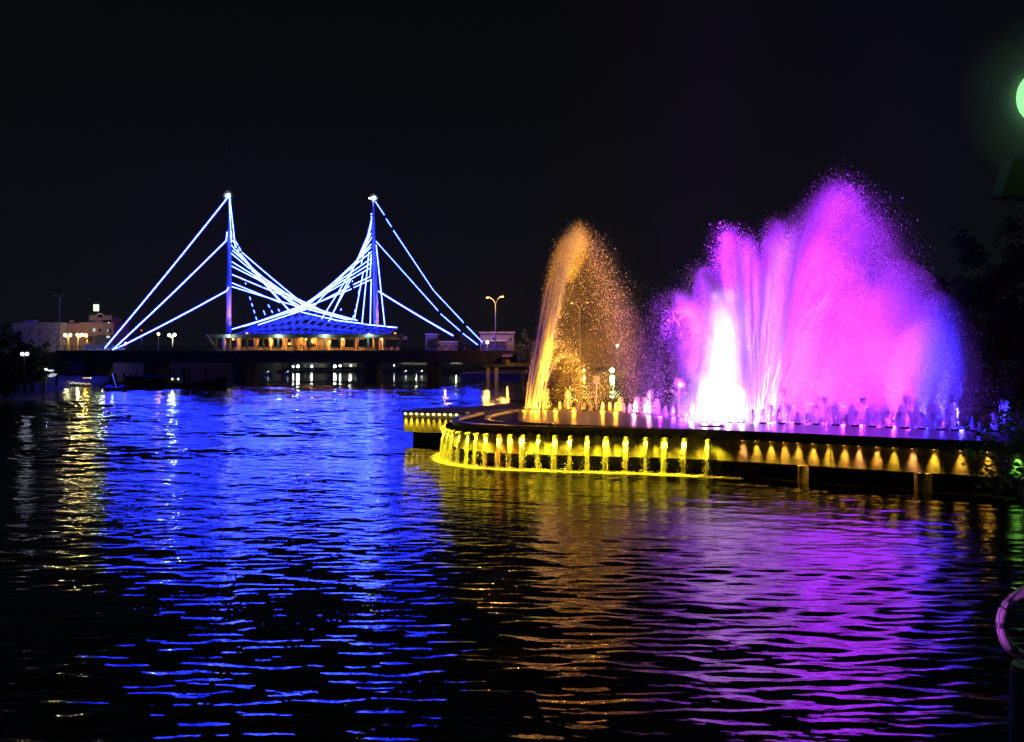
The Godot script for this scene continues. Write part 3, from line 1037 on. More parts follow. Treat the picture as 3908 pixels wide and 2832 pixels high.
func pavilion(t: Node3D, y_top: float) -> void:
	var warm := mat(0.35, 0.28, 0.22, 0.8)
	var a := B(800, 1283)
	var b := B(1530, 1279)
	var eave := a.y
	var s := Shape.new()
	s.box(Vector3((a.x + b.x) * 0.5, eave, -BD - 0.5), Vector3(b.x - a.x, 0.85, 0.8))
	put("eave_beam", s.mesh(), M.bridge, t)
	s = Shape.new()
	s.box(Vector3((a.x + b.x) * 0.5, eave - 0.1, -BD - 15.0), Vector3(b.x - a.x, 0.7, 0.8))
	put("eave_beam", s.mesh(), M.bridge, t)
	s = Shape.new()
	s.box(Vector3((a.x + b.x) * 0.5, eave + 0.2, -BD - 7.8), Vector3(b.x - a.x, 0.2, 13.6))
	put("ceiling", s.mesh(), warm, t)
	s = Shape.new()
	s.box(Vector3((a.x + b.x) * 0.5, y_top + 0.06, -BD - 8.0), Vector3(b.x - a.x - 3.0, 0.1, 14.0))
	put("floor", s.mesh(), warm, t)
	# slanted fascias at the two ends
	for e in [[785, 1279, 826, 1337], [1540, 1279, 1500, 1337]]:
		s = Shape.new()
		var p := B(e[0], e[1])
		var q := B(e[2], e[3])
		s.beam(p + Vector3(0, 0, -0.6), q + Vector3(0, 0, -0.6), 1.2, 0.5)
		put("end_brace", s.mesh(), M.bridge, t)
	# front posts, then the tapered rear columns lit from inside
	for px in [824, 940, 1002, 1060, 1120, 1178, 1238, 1295, 1351, 1404, 1466]:
		s = Shape.new()
		var c := B(px, 1337)
		s.box(Vector3(c.x, (y_top + eave) * 0.5, -BD - 0.55), Vector3(0.42, eave - y_top - 0.6, 0.42))
		put("front_post", s.mesh(), M.bridge, t)
	for px in [858, 912, 978, 1034, 1088, 1146, 1200, 1252, 1307, 1360, 1430, 1462]:
		s = Shape.new()
		var c := B(px, 1337, 12.0)
		s.tube([Vector3(c.x, y_top, c.z), Vector3(c.x, eave - 0.1, c.z)], [0.45, 0.75], 4)
		put("column", s.mesh(), warm, t)
	# low parapet at the far side that catches the lamps
	s = Shape.new()
	s.box(Vector3((a.x + b.x) * 0.5, y_top + 0.5, -BD - 15.2), Vector3(b.x - a.x - 4.0, 0.9, 0.25))
	put("parapet", s.mesh(), warm, t)
	for px in [[1140, 60], [1215, 46], [1440, 40]]:
		s = Shape.new()
		var c := B(px[0], 1310, 14.4)
		s.box(Vector3(c.x, y_top + 1.9, c.z), Vector3(px[1] * 0.064, 2.0, 0.2))
		put("screen_panel", s.mesh(), warm, t)
	# canopy ribs and lattice panels between the eave and the lit edges
	var edge := [[885, 1260], [1000, 1226], [1100, 1196], [1180, 1180], [1280, 1206], [1364, 1226], [1440, 1240], [1515, 1250]]
	var roof := mat(0.09, 0.09, 0.1, 0.7)
	for i in 20:
		var ex := 900.0 + 29.0 * i
		var tx := minf(ex + 78.0, 1512.0)
		var ty := 1250.0
		for k in edge.size() - 1:
			if tx >= edge[k][0] and tx <= edge[k + 1][0]:
				ty = lerpf(edge[k][1], edge[k + 1][1], (tx - edge[k][0]) / (edge[k + 1][0] - edge[k][0]))
		var lo := B(ex, 1276, 0.6)
		var hi := B(tx, ty + 3.0, 7.0)
		var pts := []
		for k in 7:
			var f := k / 6.0
			pts.append(lo.lerp(hi, f) + Vector3(0, -0.5 * sin(f * PI), 0))
		s = Shape.new()
		for k in 6:
			s.beam(pts[k], pts[k + 1], 0.35, 0.5)
		put("rib", s.mesh(), roof, t)
		if i < 19:
			for k in range(0, 6, 2):
				var step := Vector3(29.0 * 0.0644, 0, 0)
				var p: Vector3 = pts[k] + Vector3(0.3, 0.1, 0)
				var q: Vector3 = pts[k + 1] + Vector3(0.3, 0.1, 0)
				var w := Shape.new()
				w.quad(p, q, q + step * 0.66, p + step * 0.66, Vector3(0, 0.5, 1))
				w.quad(p + Vector3(0, -0.06, 0), q + Vector3(0, -0.06, 0), q + step * 0.66 + Vector3(0, -0.06, 0), p + step * 0.66 + Vector3(0, -0.06, 0), Vector3(0, -0.5, -1))
				put("roof_panel", w.mesh(), roof, t)
	# lamps
	var warm_c := Color(1.0, 0.42, 0.08)
	for q in [[1034, 1289, 10.5, 30.0], [1168, 1288, 10.0, 22.0], [1192, 1303, 9.0, 16.0], [1259, 1304, 9.0, 18.0], [1307, 1288, 10.5, 30.0], [1455, 1286, 9.0, 30.0], [890, 1292, 9.0, 14.0], [1105, 1312, 8.0, 12.0]]:
		var p := B(q[0], q[1], q[2])
		p.y = minf(p.y, eave - 0.55)
		var o := thing("pavilion_lamp", "warm orange lamp inside the bridge pavilion, %s from the left" % nth([890, 1034, 1105, 1168, 1192, 1259, 1307, 1455].find(q[0]) + 1), "lamp", p, "orange lamps in the pavilion")
		s = Shape.new()
		s.ball(Vector3.ZERO, Vector3(0.24, 0.2, 0.24), 5, 8)
		put("globe", s.mesh(), glow(1.0, 0.5, 0.1, 8.0), o)
		s = Shape.new()
		s.beam(Vector3(0, 0.15, 0), Vector3(0, 0.5, 0), 0.06, 0.06)
		put("hanger", s.mesh(), M.dark, o)
		omni(p + Vector3(0, -0.02, 0), warm_c, q[3], 0.15)
	var n := 0
	for q in [[874, 1283], [1061, 1281], [1239, 1281], [1408, 1277]]:
		n += 1
		var p := B(q[0], q[1], -0.6)
		var o := thing("eave_lamp", "cold white globe lamp on the pavilion eave, %s from the left" % nth(n), "lamp", p, "white lamps along the pavilion eave")
		s = Shape.new()
		s.ball(Vector3.ZERO, Vector3(0.23, 0.23, 0.23), 5, 8)
		put("globe", s.mesh(), glow(0.7, 1.0, 0.85, 14.0), o)
		s = Shape.new()
		s.beam(Vector3(0, -0.1, 0.0), Vector3(0, -0.1, -0.35), 0.1, 0.1)
		put("bracket", s.mesh(), M.dark, o)
		omni(p, Color(0.6, 1.0, 0.8), 9.0, 0.2)
	# people standing at the railing
	n = 0
	for q in [1148, 1177, 1196, 1203, 1485]:
		n += 1
		var p := B(q, 1337, 1.2)
		s = Shape.new()
		person_shape(s)
		var o := put("person", s.mesh(), mat(0.03, 0.03, 0.04, 0.9), null, Vector3(p.x, y_top + 0.12, p.z))
		o.rotation.y = n * 1.1
		tag(o, "person in dark clothes standing at the bridge railing, %s from the left" % nth(n), "person", "people at the bridge railing")

func person_shape(s: Shape) -> void:
	for e in [-1.0, 1.0]:
		s.tube([Vector3(e * 0.11, 0.0, 0.06), Vector3(e * 0.11, 0.08, 0), Vector3(e * 0.1, 0.48, 0), Vector3(e * 0.09, 0.9, 0)], [0.05, 0.06, 0.065, 0.1], 7)
		s.tube([Vector3(e * 0.2, 1.4, 0), Vector3(e * 0.26, 1.12, 0.0), Vector3(e * 0.24, 0.85, 0.08)], [0.06, 0.05, 0.04], 6)
	s.tube([Vector3(0, 0.84, 0), Vector3(0, 1.0, 0), Vector3(0, 1.25, 0), Vector3(0, 1.42, 0), Vector3(0, 1.5, 0), Vector3(0, 1.54, 0)], [0.15, 0.16, 0.18, 0.17, 0.07, 0.055], 8)
	s.ball(Vector3(0, 1.63, 0.02), Vector3(0.085, 0.12, 0.1), 6, 8)

func masts(t: Node3D, y_top: float) -> void:
	var skin := mat(0.2, 0.19, 0.19, 0.6)
	for e in [[872, 878, 745, 871, 748, 877, 490], [1438, 1424, 752, 1427, 757, 1411, 480]]:
		var s := Shape.new()
		var foot := B(e[0], 1337, 6.0)
		var top := B(e[1], e[2], 6.0)
		var pts := []
		var rad := []
		for k in 9:
			pts.append(foot.lerp(top, k / 8.0))
			rad.append(lerpf(0.72, 0.22, pow(k / 8.0, 1.4)))
		s.tube(pts, rad, 12)
		put("mast", s.mesh(), skin, t)
		for k in 16:
			var c := foot.lerp(top, 0.12 + k * 0.05)
			s = Shape.new()
			var r := lerpf(0.72, 0.22, pow(0.12 + k * 0.05, 1.4)) + 0.04
			s.tube([c, c + Vector3(0, 0.12, 0)], [r, r], 12)
			put("collar", s.mesh(), skin, t)
		s = Shape.new()
		s.tube([top, B(e[5], e[6], 6.0)], [0.11, 0.06], 6)
		put("antenna", s.mesh(), M.metal, t)
		s = Shape.new()
		var lp := B(e[3], e[4], 5.0)
		s.ball(lp, Vector3(0.42, 0.42, 0.42), 6, 10)
		put("mast_lamp", s.mesh(), glow(0.75, 1.0, 0.6, 25.0), t)
		omni(lp + Vector3(0, 0, 0.0), Color(0.7, 1.0, 0.55), 60.0, 0.25)
		for k in 4:  # nested fog balls added to draw the halo round the mast lamp
			halo_fog("lamp_halo", lp, Vector3.ONE * 0.55 * pow(1.35, k), 0.3 * pow(0.5, k))
		var ul := B(e[0] + 70.0, 1272, -0.7)
		s = Shape.new()
		s.box(ul, Vector3(0.5, 0.25, 0.4))
		put("mast_floodlight", s.mesh(), glow(1.0, 0.4, 0.2, 2.0), t)
		spot(ul + Vector3(-0.1, 0.3, 0), foot.lerp(top, 0.26), Color(1.0, 0.36, 0.2), 420.0, 22.0, 0.15)
	var s2 := Shape.new()
	s2.ball(B(1411, 757, 5.0), Vector3(0.2, 0.2, 0.2), 5, 8)
	put("mast_lamp", s2.mesh(), glow(0.8, 1.0, 0.7, 10.0), t)
	for y in [818, 829]:
		s2 = Shape.new()
		s2.ball(B(1418, y, 4.0), Vector3(0.16, 0.2, 0.16), 4, 6)
		put("mast_bead_light", s2.mesh(), M.neon, t)

func cables(t: Node3D) -> void:
	# [from column, row, to column, row, share of unlit gaps]; mast ends lie 6 m in, roof ends near the edges
	var solid := [
		# back stays
		[866, 760, 398, 1331, 1], [864, 919, 430, 1335, 0], [873, 1097, 866, 1110, 0], [866, 1110, 482, 1312, 1], [478, 1314, 440, 1331, 0],
		[864, 919, 868, 886, 0],
		# left fan
		[878, 757, 899, 946, 0], [876, 770, 884, 930, 2], [879, 882, 923, 963, 3], [923, 963, 1168, 1168, 1], [879, 900, 916, 967, 3], [916, 967, 1100, 1182, 1], [883, 935, 1072, 1154, 1], [888, 956, 1130, 1166, 2], [883, 967, 955, 1027, 0], [960, 1032, 1140, 1180, 1],
		[885, 999, 1190, 1180, 1], [885, 1016, 1262, 1200, 1], [886, 1048, 1300, 1212, 2], [886, 1080, 1072, 1156, 2], [885, 1094, 1330, 1222, 1], [1029, 1101, 1106, 1186, 0], [966, 1055, 1150, 1172, 0], [976, 1039, 1158, 1166, 0],
		# right fan
		[1419, 834, 1379, 1008, 0], [1417, 870, 1273, 1191, 1], [1419, 906, 1226, 1219, 1], [1417, 932, 1195, 1172, 1], [1416, 944, 1182, 1160, 0], [1419, 960, 1140, 1182, 1], [1419, 985, 1160, 1162, 0], [1419, 1003, 1110, 1190, 1], [1415, 1022, 1130, 1180, 2], [1415, 1055, 1348, 1087, 0], [1335, 1093, 1226, 1150, 1], [1415, 1068, 1350, 1098, 0], [1342, 1103, 1100, 1200, 1],
		[1418, 840, 1395, 950, 0], [1418, 850, 1400, 935, 0], [1417, 890, 1362, 1000, 0],
		[1386, 1042, 1352, 1220, 0], [1408, 963, 1382, 1232, 0], [1417, 970, 1413, 1057, 0], [1417, 1066, 1413, 1236, 0], [1436, 935, 1468, 1239, 0], [1340, 1065, 1254, 1227, 0],
		# right stays
		[1444, 1111, 1729, 1281, 0]]
	var edges := [[885, 1257, 1000, 1222], [1000, 1222, 1110, 1182], [1110, 1182, 1185, 1160], [930, 1246, 1090, 1196], [985, 1240, 1170, 1180], [1090, 1196, 1200, 1160],
		[1178, 1172, 1364, 1223], [1150, 1191, 1289, 1223], [1168, 1178, 1345, 1221], [1210, 1180, 1300, 1206], [1276, 1222, 1390, 1236], [1393, 1238, 1475, 1246], [1478, 1247, 1515, 1250]]
	var dim := [[1433, 770, 1467, 821, 0], [1474, 835, 1494, 866, 0], [1502, 880, 1654, 1108, 0], [1654, 1108, 1769, 1231, 0], [1781, 1245, 1842, 1307, 0],
		[1435, 921, 1672, 1186, 0], [1682, 1198, 1756, 1263, 0], [1767, 1273, 1823, 1316, 0]]
	for c in solid:
		strand(t, B(c[0], c[1], 5.0), B(c[2], c[3], 2.5 if c[3] > 1110 else 4.0), c[4], 0.125 if c[0] > 1440 or c[0] < 875 else 0.09)
	for c in edges:
		neon_line(t, [B(c[0], c[1], 1.8), B(c[2], c[3], 1.8)], 0.1)
	for c in dim:
		neon_line(t, [B(c[0], c[1], 5.0), B(c[2], c[3], 5.0)], 0.06)
	# hangers whose tubes are mostly out: short lit pieces
	for c in [[952, 1129, 983, 1231], [1004, 1180, 1018, 1216], [1022, 1160, 1046, 1203], [1060, 1177, 1072, 1195], [936, 1078, 941, 1090], [1364, 1155, 1344, 1222], [1303, 1176, 1300, 1190], [1346, 1070, 1344, 1078], [1384, 1050, 1366, 1130]]:
		var a := B(c[0], c[1], 4.0)
		var b := B(c[2], c[3], 3.0)
		var n := maxi(1, int(a.distance_to(b) / 1.5))
		for i in n:
			neon_line(t, [a.lerp(b, (i + 0.15) / n), a.lerp(b, (i + 0.6) / n)], 0.06)
	# lamps that stand for the tubes' light on roof and masts
	for q in [[900, 900], [960, 1060], [1100, 1160], [1240, 1150], [1370, 1060], [1410, 900], [1000, 1215], [1330, 1215], [640, 1040], [560, 1160]]:
		omni(B(q[0], q[1], 1.0), Color(0.03, 0.06, 1.0), 3.0, 0.15)

func strand(t: Node3D, a: Vector3, b: Vector3, gaps: int, r: float) -> void:
	var span := a.distance_to(b)
	var sag := 0.0 if span < 18.0 else span * 0.007
	if gaps == 0:
		var pts := []
		for i in 9:
			pts.append(a.lerp(b, i / 8.0) - Vector3(0, sag * sin(PI * i / 8.0), 0))
		return neon_line(t, pts if sag > 0.0 else [a, b], r)
	var n := maxi(gaps + 1, int(a.distance_to(b) / [0.0, 7.0, 4.2, 2.2][gaps]))
	var g: float = [0.0, 0.16, 0.22, 0.5][gaps]
	for i in n:
		var l := a.distance_to(b) / n
		var f0 := i / float(n)
		var f1 := (i + 1.0 - minf(g / l, 0.4)) / n
		neon_line(t, [a.lerp(b, f0) - Vector3(0, sag * sin(PI * f0), 0), a.lerp(b, f1) - Vector3(0, sag * sin(PI * f1), 0)], r)

# ---------------------------------------------------------------- banks, town and boats
func block(parent: Node3D, called: String, px0: float, px1: float, py0: float, py1: float, d: float, depth: float, m: Material) -> void:
	# a wall block whose near face spans those columns and rows at that distance
	var a := P(px0, py0, d)
	var b := P(px1, py1, d)
	var s := Shape.new()
	s.box(Vector3((a.x + b.x) * 0.5, (a.y + b.y) * 0.5, -d - depth * 0.5), Vector3(b.x - a.x, a.y - b.y, depth))
	put(called, s.mesh(), m, parent)

func window(parent: Node3D, px0: float, px1: float, py0: float, py1: float, d: float, pane: Material) -> void:
	# a frame of four bars proud of the wall and a pane set inside it
	var a := P(px0, py0, d)
	var b := P(px1, py1, d)
	var w := b.x - a.x
	var h := a.y - b.y
	var c := (a + b) * 0.5
	var f := Shape.new()
	for e in [-1.0, 1.0]:
		f.box(c + Vector3(e * w * 0.5, 0, 0.06), Vector3(0.09, h + 0.09, 0.14))
		f.box(c + Vector3(0, e * h * 0.5, 0.058), Vector3(w - 0.09, 0.09, 0.13))
	f.box(c + Vector3(0, 0, 0.03), Vector3(0.06, h - 0.09, 0.05))
	var o := put("window", f.mesh(), M.frame, parent)
	var s := Shape.new()
	s.box(c + Vector3(0, 0, 0.015), Vector3(w - 0.05, h - 0.05, 0.03))
	put("pane", s.mesh(), pane, o)

func globe_lamp(label: String, globes: Array, foot_y: float, post_px: float, d: float, c: Color, e: float, r: float, post_mat: Material, called := "lamp_post", light := true) -> Node3D:
	# a post with an arm to each globe
	var foot := P(post_px, foot_y, d)
	var t := thing(called, label, "lamp post", foot)
	var top := P(post_px, globes[0][1] + 6.0, d) - foot
	var s := Shape.new()
	s.tube([Vector3.ZERO, top * 0.3, top], [r * 0.55, r * 0.42, r * 0.3], 8)
	put("post", s.mesh(), post_mat, t)
	for g in globes:
		var p := P(g[0], g[1], d) - foot
		s = Shape.new()
		s.tube([top - Vector3(0, r, 0), top.lerp(p, 0.6) - Vector3(0, r * 0.8, 0), p - Vector3(0, r * 0.5, 0)], [r * 0.2, r * 0.18, r * 0.18], 6)
		put("arm", s.mesh(), post_mat, t)
		s = Shape.new()
		s.ball(p, Vector3(r, r, r), 6, 10)
		put("globe", s.mesh(), glow(c.r, c.g, c.b, 9.0 * e), t)
	if light:
		var k: Vector3 = P(globes[0][0], globes[0][1], d) * 0.5 + P(globes[-1][0], globes[-1][1], d) * 0.5
		omni(k + Vector3(0, 0, r * 1.4), c, 15.0 * e * globes.size(), r * 0.6)
	return t

func street_lamp(label: String, heads: Array, post_px: float, foot_y: float, d: float, c: Color, lit: float) -> void:
	var foot := P(post_px, foot_y, d)
	var t := thing("street_lamp", label, "street lamp", foot)
	var top := P(post_px, heads[0][1] + 28.0, d) - foot
	var s := Shape.new()
	s.tube([Vector3.ZERO, top * 0.5, top], [0.2, 0.15, 0.11], 8)
	put("pole", s.mesh(), M.pole, t)
	for h in heads:
		var p := P(h[0], h[1], d) - foot
		var pts := []
		for i in 8:
			var f := i / 7.0
			pts.append(Vector3(lerpf(top.x, p.x, pow(f, 1.6)), top.y + (p.y + 0.12 - top.y) * sin(f * PI * 0.5), 0))
		s = Shape.new()
		s.tube(pts, [0.1, 0.1, 0.09, 0.09, 0.08, 0.08, 0.07, 0.07], 6)
		put("arm", s.mesh(), M.pole, t)
		s = Shape.new()
		s.box(p + Vector3(0, 0.16, 0), Vector3(0.9, 0.14, 0.4))
		put("lamp_head", s.mesh(), M.pole, t)
		s = Shape.new()
		s.ball(p, Vector3(0.36, 0.16, 0.2), 5, 8)
		put("lamp_lens", s.mesh(), glow(c.r, c.g, c.b, 5.0) if lit > 0.0 else M.pole, t)
		if lit > 0.0:
			omni(foot + p + Vector3(0, -0.3, 0.05), c, lit, 0.25)

func bulb_lamp(label: String, px: float, py: float, d: float, c: Color, e: float, r: float, light := 0.0, foot := -1.0) -> void:
	# a single far lamp on its short post
	var p := P(px, py, d)
	var y0 := 0.0 if foot < 0.0 else P(px, foot, d).y
	var t := thing("lamp_post", label, "lamp post", Vector3(p.x, y0, p.z))
	var s := Shape.new()
	s.tube([Vector3(0, -0.3, 0), Vector3(0, p.y - y0 - r * 0.8, 0)], [0.09, 0.06], 6)
	put("post", s.mesh(), M.pole, t)
	s = Shape.new()
	s.ball(Vector3(0, p.y - y0, 0), Vector3(r, r, r), 6, 10)
	put("globe", s.mesh(), glow(c.r, c.g, c.b, e), t)
	if light > 0.0:
		omni(p + Vector3(0, 0, r * 0.5), c, light, r)

func leaf_mesh(w: float, l: float) -> ArrayMesh:
	var s := Shape.new()
	var a := Vector3(0, 0, 0)
	var b := Vector3(w * 0.5, l * 0.4, w * 0.12)
	var c := Vector3(0, l, -w * 0.15)
	var e := Vector3(-w * 0.5, l * 0.4, w * 0.12)
	var m := Vector3(0, l * 0.45, 0)
	s.tri(a, b, m, Vector3.BACK)
	s.tri(b, c, m, Vector3.BACK)
	s.tri(c, e, m, Vector3.BACK)
	s.tri(e, a, m, Vector3.BACK)
	return s.mesh()

func tree(label: String, px: float, py: float, d: float, ground: float, rx: float, ry: float, count: int, group := "") -> void:
	# crown centred on that column and row; rx, ry in pixels of the photograph
	var c := P(px, py, d)
	var w := rx / FOCAL * d
	var h := ry / FOCAL * d
	var t := thing("tree", label, "tree", Vector3(c.x, ground, c.z), group)
	var top := c.y - ground
	var s := Shape.new()
	s.tube([Vector3(0, -0.3, 0), Vector3(w * 0.05, top * 0.4, 0), Vector3(0, top * 0.9, 0)], [w * 0.09 + 0.06, w * 0.07 + 0.04, 0.04], 8)
	for i in 7:
		var a := TAU * i / 7.0 + 0.4
		s.tube([Vector3(0, top * (0.35 + 0.06 * i), 0), Vector3(cos(a) * w * 0.35, top * (0.5 + 0.06 * i), sin(a) * w * 0.35), Vector3(cos(a) * w * 0.7, top * (0.62 + 0.06 * i), sin(a) * w * 0.7)], [w * 0.04 + 0.02, w * 0.025 + 0.02, 0.015], 5)
	put("trunk", s.mesh(), M.bark, t)
	var tr := []
	var clumps := []
	for i in 34:
		var q := Vector3(rng.randfn(), rng.randfn(), rng.randfn()).normalized() * pow(rng.randf(), 0.4)
		clumps.append(Vector3(q.x * w, top + q.y * h, q.z * w))
	for i in count:
		var k: Vector3 = clumps[rng.randi() % clumps.size()]
		var q := Vector3(rng.randfn(), rng.randfn(), rng.randfn()) * w * 0.13
		var b := Basis.from_euler(Vector3(rng.randf() * TAU, rng.randf() * TAU, rng.randf() * TAU))
		tr.append(Transform3D(b.scaled_local(Vector3.ONE * rng.randf_range(0.7, 1.4) * w * 0.09), k + q))
	instances("crown", leaf_mesh(1.0, 1.6), M.leaf, tr, t)

func banks() -> void:
	M.pole = mat(0.3, 0.3, 0.28, 0.5, 0.3)
	M.frame = mat(0.3, 0.28, 0.25, 0.6)
	M.bark = mat(0.07, 0.055, 0.04, 0.9)
	M.leaf = mat(0.04, 0.06, 0.025, 0.6)
	M.leaf.backlight_enabled = true
	M.leaf.backlight = Color(0.3, 0.4, 0.15)
	M.soil = grain(mat(0.1, 0.09, 0.07, 0.9), Color(0.04, 0.035, 0.025), Color(0.1, 0.09, 0.06), 0.03, 0.1)
	M.cream = grain(mat(0.5, 0.45, 0.36, 0.9), Color(0.16, 0.14, 0.1), Color(0.5, 0.46, 0.36), 0.02, 0.09)
	M.pink = grain(mat(0.5, 0.3, 0.22, 0.9), Color(0.26, 0.13, 0.09), Color(0.42, 0.24, 0.17), 0.02, 0.1)
	M.pane = mat(0.02, 0.025, 0.03, 0.1)
	M.lit = glow(0.75, 1.0, 0.75, 0.7)
	M.white = mat(0.7, 0.7, 0.66, 0.8)
	M.wood = grain(mat(0.2, 0.14, 0.1, 0.8), Color(0.05, 0.035, 0.025), Color(0.13, 0.09, 0.06), 0.04, 0.4)
	terrain()
	left_town()
	far_shore()
	right_town()
	boats()
	greenery()

func terrain() -> void:
	# ground behind and beside the bridge, down to the water by sloping sides
	var s := Shape.new()
	s.slab(PackedVector2Array([Vector2(-600, -292), Vector2(-108, -292), Vector2(-112, -420), Vector2(-120, -580), Vector2(-600, -600)]), -1.0, 5.6)
	structure("left_bank_ground", s.mesh(), M.soil)
	s = Shape.new()
	s.slab(PackedVector2Array([Vector2(-400, -110), Vector2(-66, -110), Vector2(-70, -165), Vector2(-88, -225), Vector2(-104, -291), Vector2(-400, -291)]), -1.0, 1.1)
	structure("left_shore_ground", s.mesh(), M.soil)
	s = Shape.new()
	s.slab(PackedVector2Array([Vector2(45, -430), Vector2(27.5, -262), Vector2(20, -190), Vector2(46, -140), Vector2(46, -60), Vector2(500, -60), Vector2(500, -640), Vector2(-60, -640), Vector2(-14, -425), Vector2(-14, -300), Vector2(9, -300), Vector2(12, -430)]), -1.0, 1.6)
	structure("right_bank_ground", s.mesh(), M.soil)
	s = Shape.new()
	s.slab(PackedVector2Array([Vector2(-1000, -560), Vector2(-180, -560), Vector2(120, -520), Vector2(900, -520), Vector2(900, -900), Vector2(-1000, -900)]), -1.0, 0.9)
	structure("far_bank_ground", s.mesh(), M.soil)

func left_town() -> void:
	# long stained cream building
	var t := thing("cream_building", "long stained cream building with flat roof at the far left", "building")
	block(t, "wall", 50, 231, 1238, 1345, 345, 14.0, M.cream)
	block(t, "parapet", 48, 233, 1231, 1238, 344.6, 14.4, M.cream)
	block(t, "roof_tank", 90, 131, 1221, 1231, 350, 3.0, M.white)
	window(t, 166, 172, 1251, 1256, 344.9, M.pane)
	window(t, 110, 118, 1262, 1270, 344.9, M.pane)
	block(t, "ledge", 60, 229, 1296, 1298, 344.4, 1.0, M.cream)
	# stepped pink building
	t = thing("pink_building", "stepped pink building with crenellated top storey and glowing roof sign", "building")
	block(t, "wall", 232, 434, 1234, 1345, 350, 14.0, M.pink)
	block(t, "cornice", 300, 436, 1231, 1235, 349.4, 14.6, M.pink)
	block(t, "upper_storey", 340, 427, 1212, 1231, 352, 9.0, M.pink)
	for i in 15:
		if i in [6, 7, 8]:
			continue
		block(t, "crenel", 341 + i * 5.8, 344.4 + i * 5.8, 1203, 1212, 352.2, 0.6, M.pink)
	var s := Shape.new()
	for i in 12:
		var a := PI * i / 12.0
		var b := PI * (i + 1) / 12.0
		var c := P(383, 1210, 352.0)
		s.beam(c + Vector3(cos(a) * 1.1, sin(a) * 1.1, 0), c + Vector3(cos(b) * 1.1, sin(b) * 1.1, 0), 0.5, 0.4)
	put("arch", s.mesh(), M.pink, t)
	block(t, "railing", 265, 281, 1222, 1233, 351, 0.4, M.pink)
	block(t, "dark_loggia", 391, 425, 1221.5, 1231, 351.9, 0.5, M.pane)
	for q in [346, 355, 364]:
		window(t, q, q + 5, 1222, 1230, 351.9, M.pane)
	window(t, 355, 365, 1253, 1266, 349.9, M.lit)
	window(t, 376, 388, 1254, 1267, 349.9, M.pane)
	window(t, 406, 424, 1254, 1267, 349.9, M.pane)
	window(t, 409, 415, 1256, 1266, 349.7, M.lit)
	block(t, "awning", 366, 436, 1272, 1276, 347.5, 3.0, M.pink)
	block(t, "shop_front", 370, 434, 1279, 1330, 349.6, 0.5, mat(0.06, 0.06, 0.06, 0.8))
	window(t, 406, 420, 1282, 1290, 349.4, M.lit)
	s = Shape.new()
	s.ball(P(415, 1232, 350.4), Vector3(0.2, 0.2, 0.2), 5, 8)
	put("roof_lamp", s.mesh(), glow(1, 0.6, 0.4, 10.0), t)
	# roof sign
	t = thing("roof_sign", "glowing white box sign on posts above the stepped pink building", "sign")
	block(t, "sign_box", 357, 375, 1162, 1187, 352, 0.7, glow(0.75, 1.0, 0.62, 1.3))
	block(t, "frame", 356, 376, 1160.5, 1162, 351.9, 0.9, M.dark)
	block(t, "post", 360, 361.5, 1187, 1212, 352.2, 0.2, M.dark)
	block(t, "post", 371, 372.5, 1187, 1212, 352.2, 0.2, M.dark)
	omni(P(366, 1175, 350.8), Color(0.75, 1.0, 0.65), 4.0, 0.4)
	# pale awning roof by the road
	t = thing("market_roof", "long low pale roof by the road in front of the pink building", "roof")
	s = Shape.new()
	var a := P(310, 1336, 318)
	var b := P(482, 1336, 318)
	var c := P(322, 1314, 326)
	var e := P(470, 1318, 326)
	s.quad(a, b, e, c, Vector3(0, 1, 1))
	s.quad(a + Vector3(0, -0.15, 0), b + Vector3(0, -0.15, 0), e + Vector3(0, -0.15, 0), c + Vector3(0, -0.15, 0), Vector3(0, -1, -1))
	put("sheet", s.mesh(), M.white, t)
	for px in [316, 360, 400, 440, 476]:
		block(t, "post", px, px + 3, 1333, 1352, 319, 0.25, M.dark)
	omni(P(390, 1290, 312), Color(0.75, 1.0, 0.8), 14.0, 0.2)
	# globe lamps
	var pale := Color(1.0, 0.88, 0.36)
	M.post_yellow = mat(0.6, 0.5, 0.15, 0.6)
	globe_lamp("twin globe lamp post before the cream building, left of two", [[249, 1279], [268, 1279]], 1336, 261, 338, pale, 0.7, 0.52, M.post_yellow)
	globe_lamp("twin globe lamp post before the cream building, right of two", [[296, 1278], [314, 1278]], 1336, 298, 338, pale, 0.7, 0.5, M.post_yellow)
	globe_lamp("single amber globe lamp lighting a small tree beside the pink building", [[328, 1280]], 1336, 333, 343, Color(1.0, 0.6, 0.08), 1.6, 0.5, M.post_yellow)
	globe_lamp("twin globe lamp with yellow post on the road left of the pavilion", [[646, 1279], [666, 1278]], 1324, 659, 300, Color(0.8, 1.0, 0.65), 0.9, 0.45, M.post_yellow)
	bulb_lamp("small reddish road lamp under the lowest left stay cable", 605, 1275, 310, Color(1.0, 0.5, 0.35), 14.0, 0.36, 8.0, 1330)
	bulb_lamp("small reddish road lamp between the feet of the left stay cables", 480, 1310, 310, Color(1.0, 0.5, 0.4), 9.0, 0.28, 3.0, 1335)
	bulb_lamp("tiny red lamp behind the left stay cables", 540, 1261, 330, Color(1.0, 0.1, 0.1), 2.5, 0.2, 0.0, 1335)
	street_lamp("tall unlit twin-arm street lamp behind the cream building", [[209, 1128], [240, 1128]], 228, 1300, 330, Color.WHITE, 0.0)
	# shore lamps on the left
	globe_lamp("twin white globe lamp among the dark bushes at the left shore", [[85, 1351], [103, 1351]], 1440, 93, 104, Color(0.72, 0.75, 1.0), 0.5, 0.17, M.pole, "lamp_post", false)
	bulb_lamp("white lamp beside the boat landing stairs on the left shore", 174, 1412, 138, Color(0.75, 0.8, 1.0), 12.0, 0.2, 6.0)
	# landing stairs under the lamp
	t = thing("landing_stairs", "pale handrails and steps of a boat landing on the left shore", "stairs")
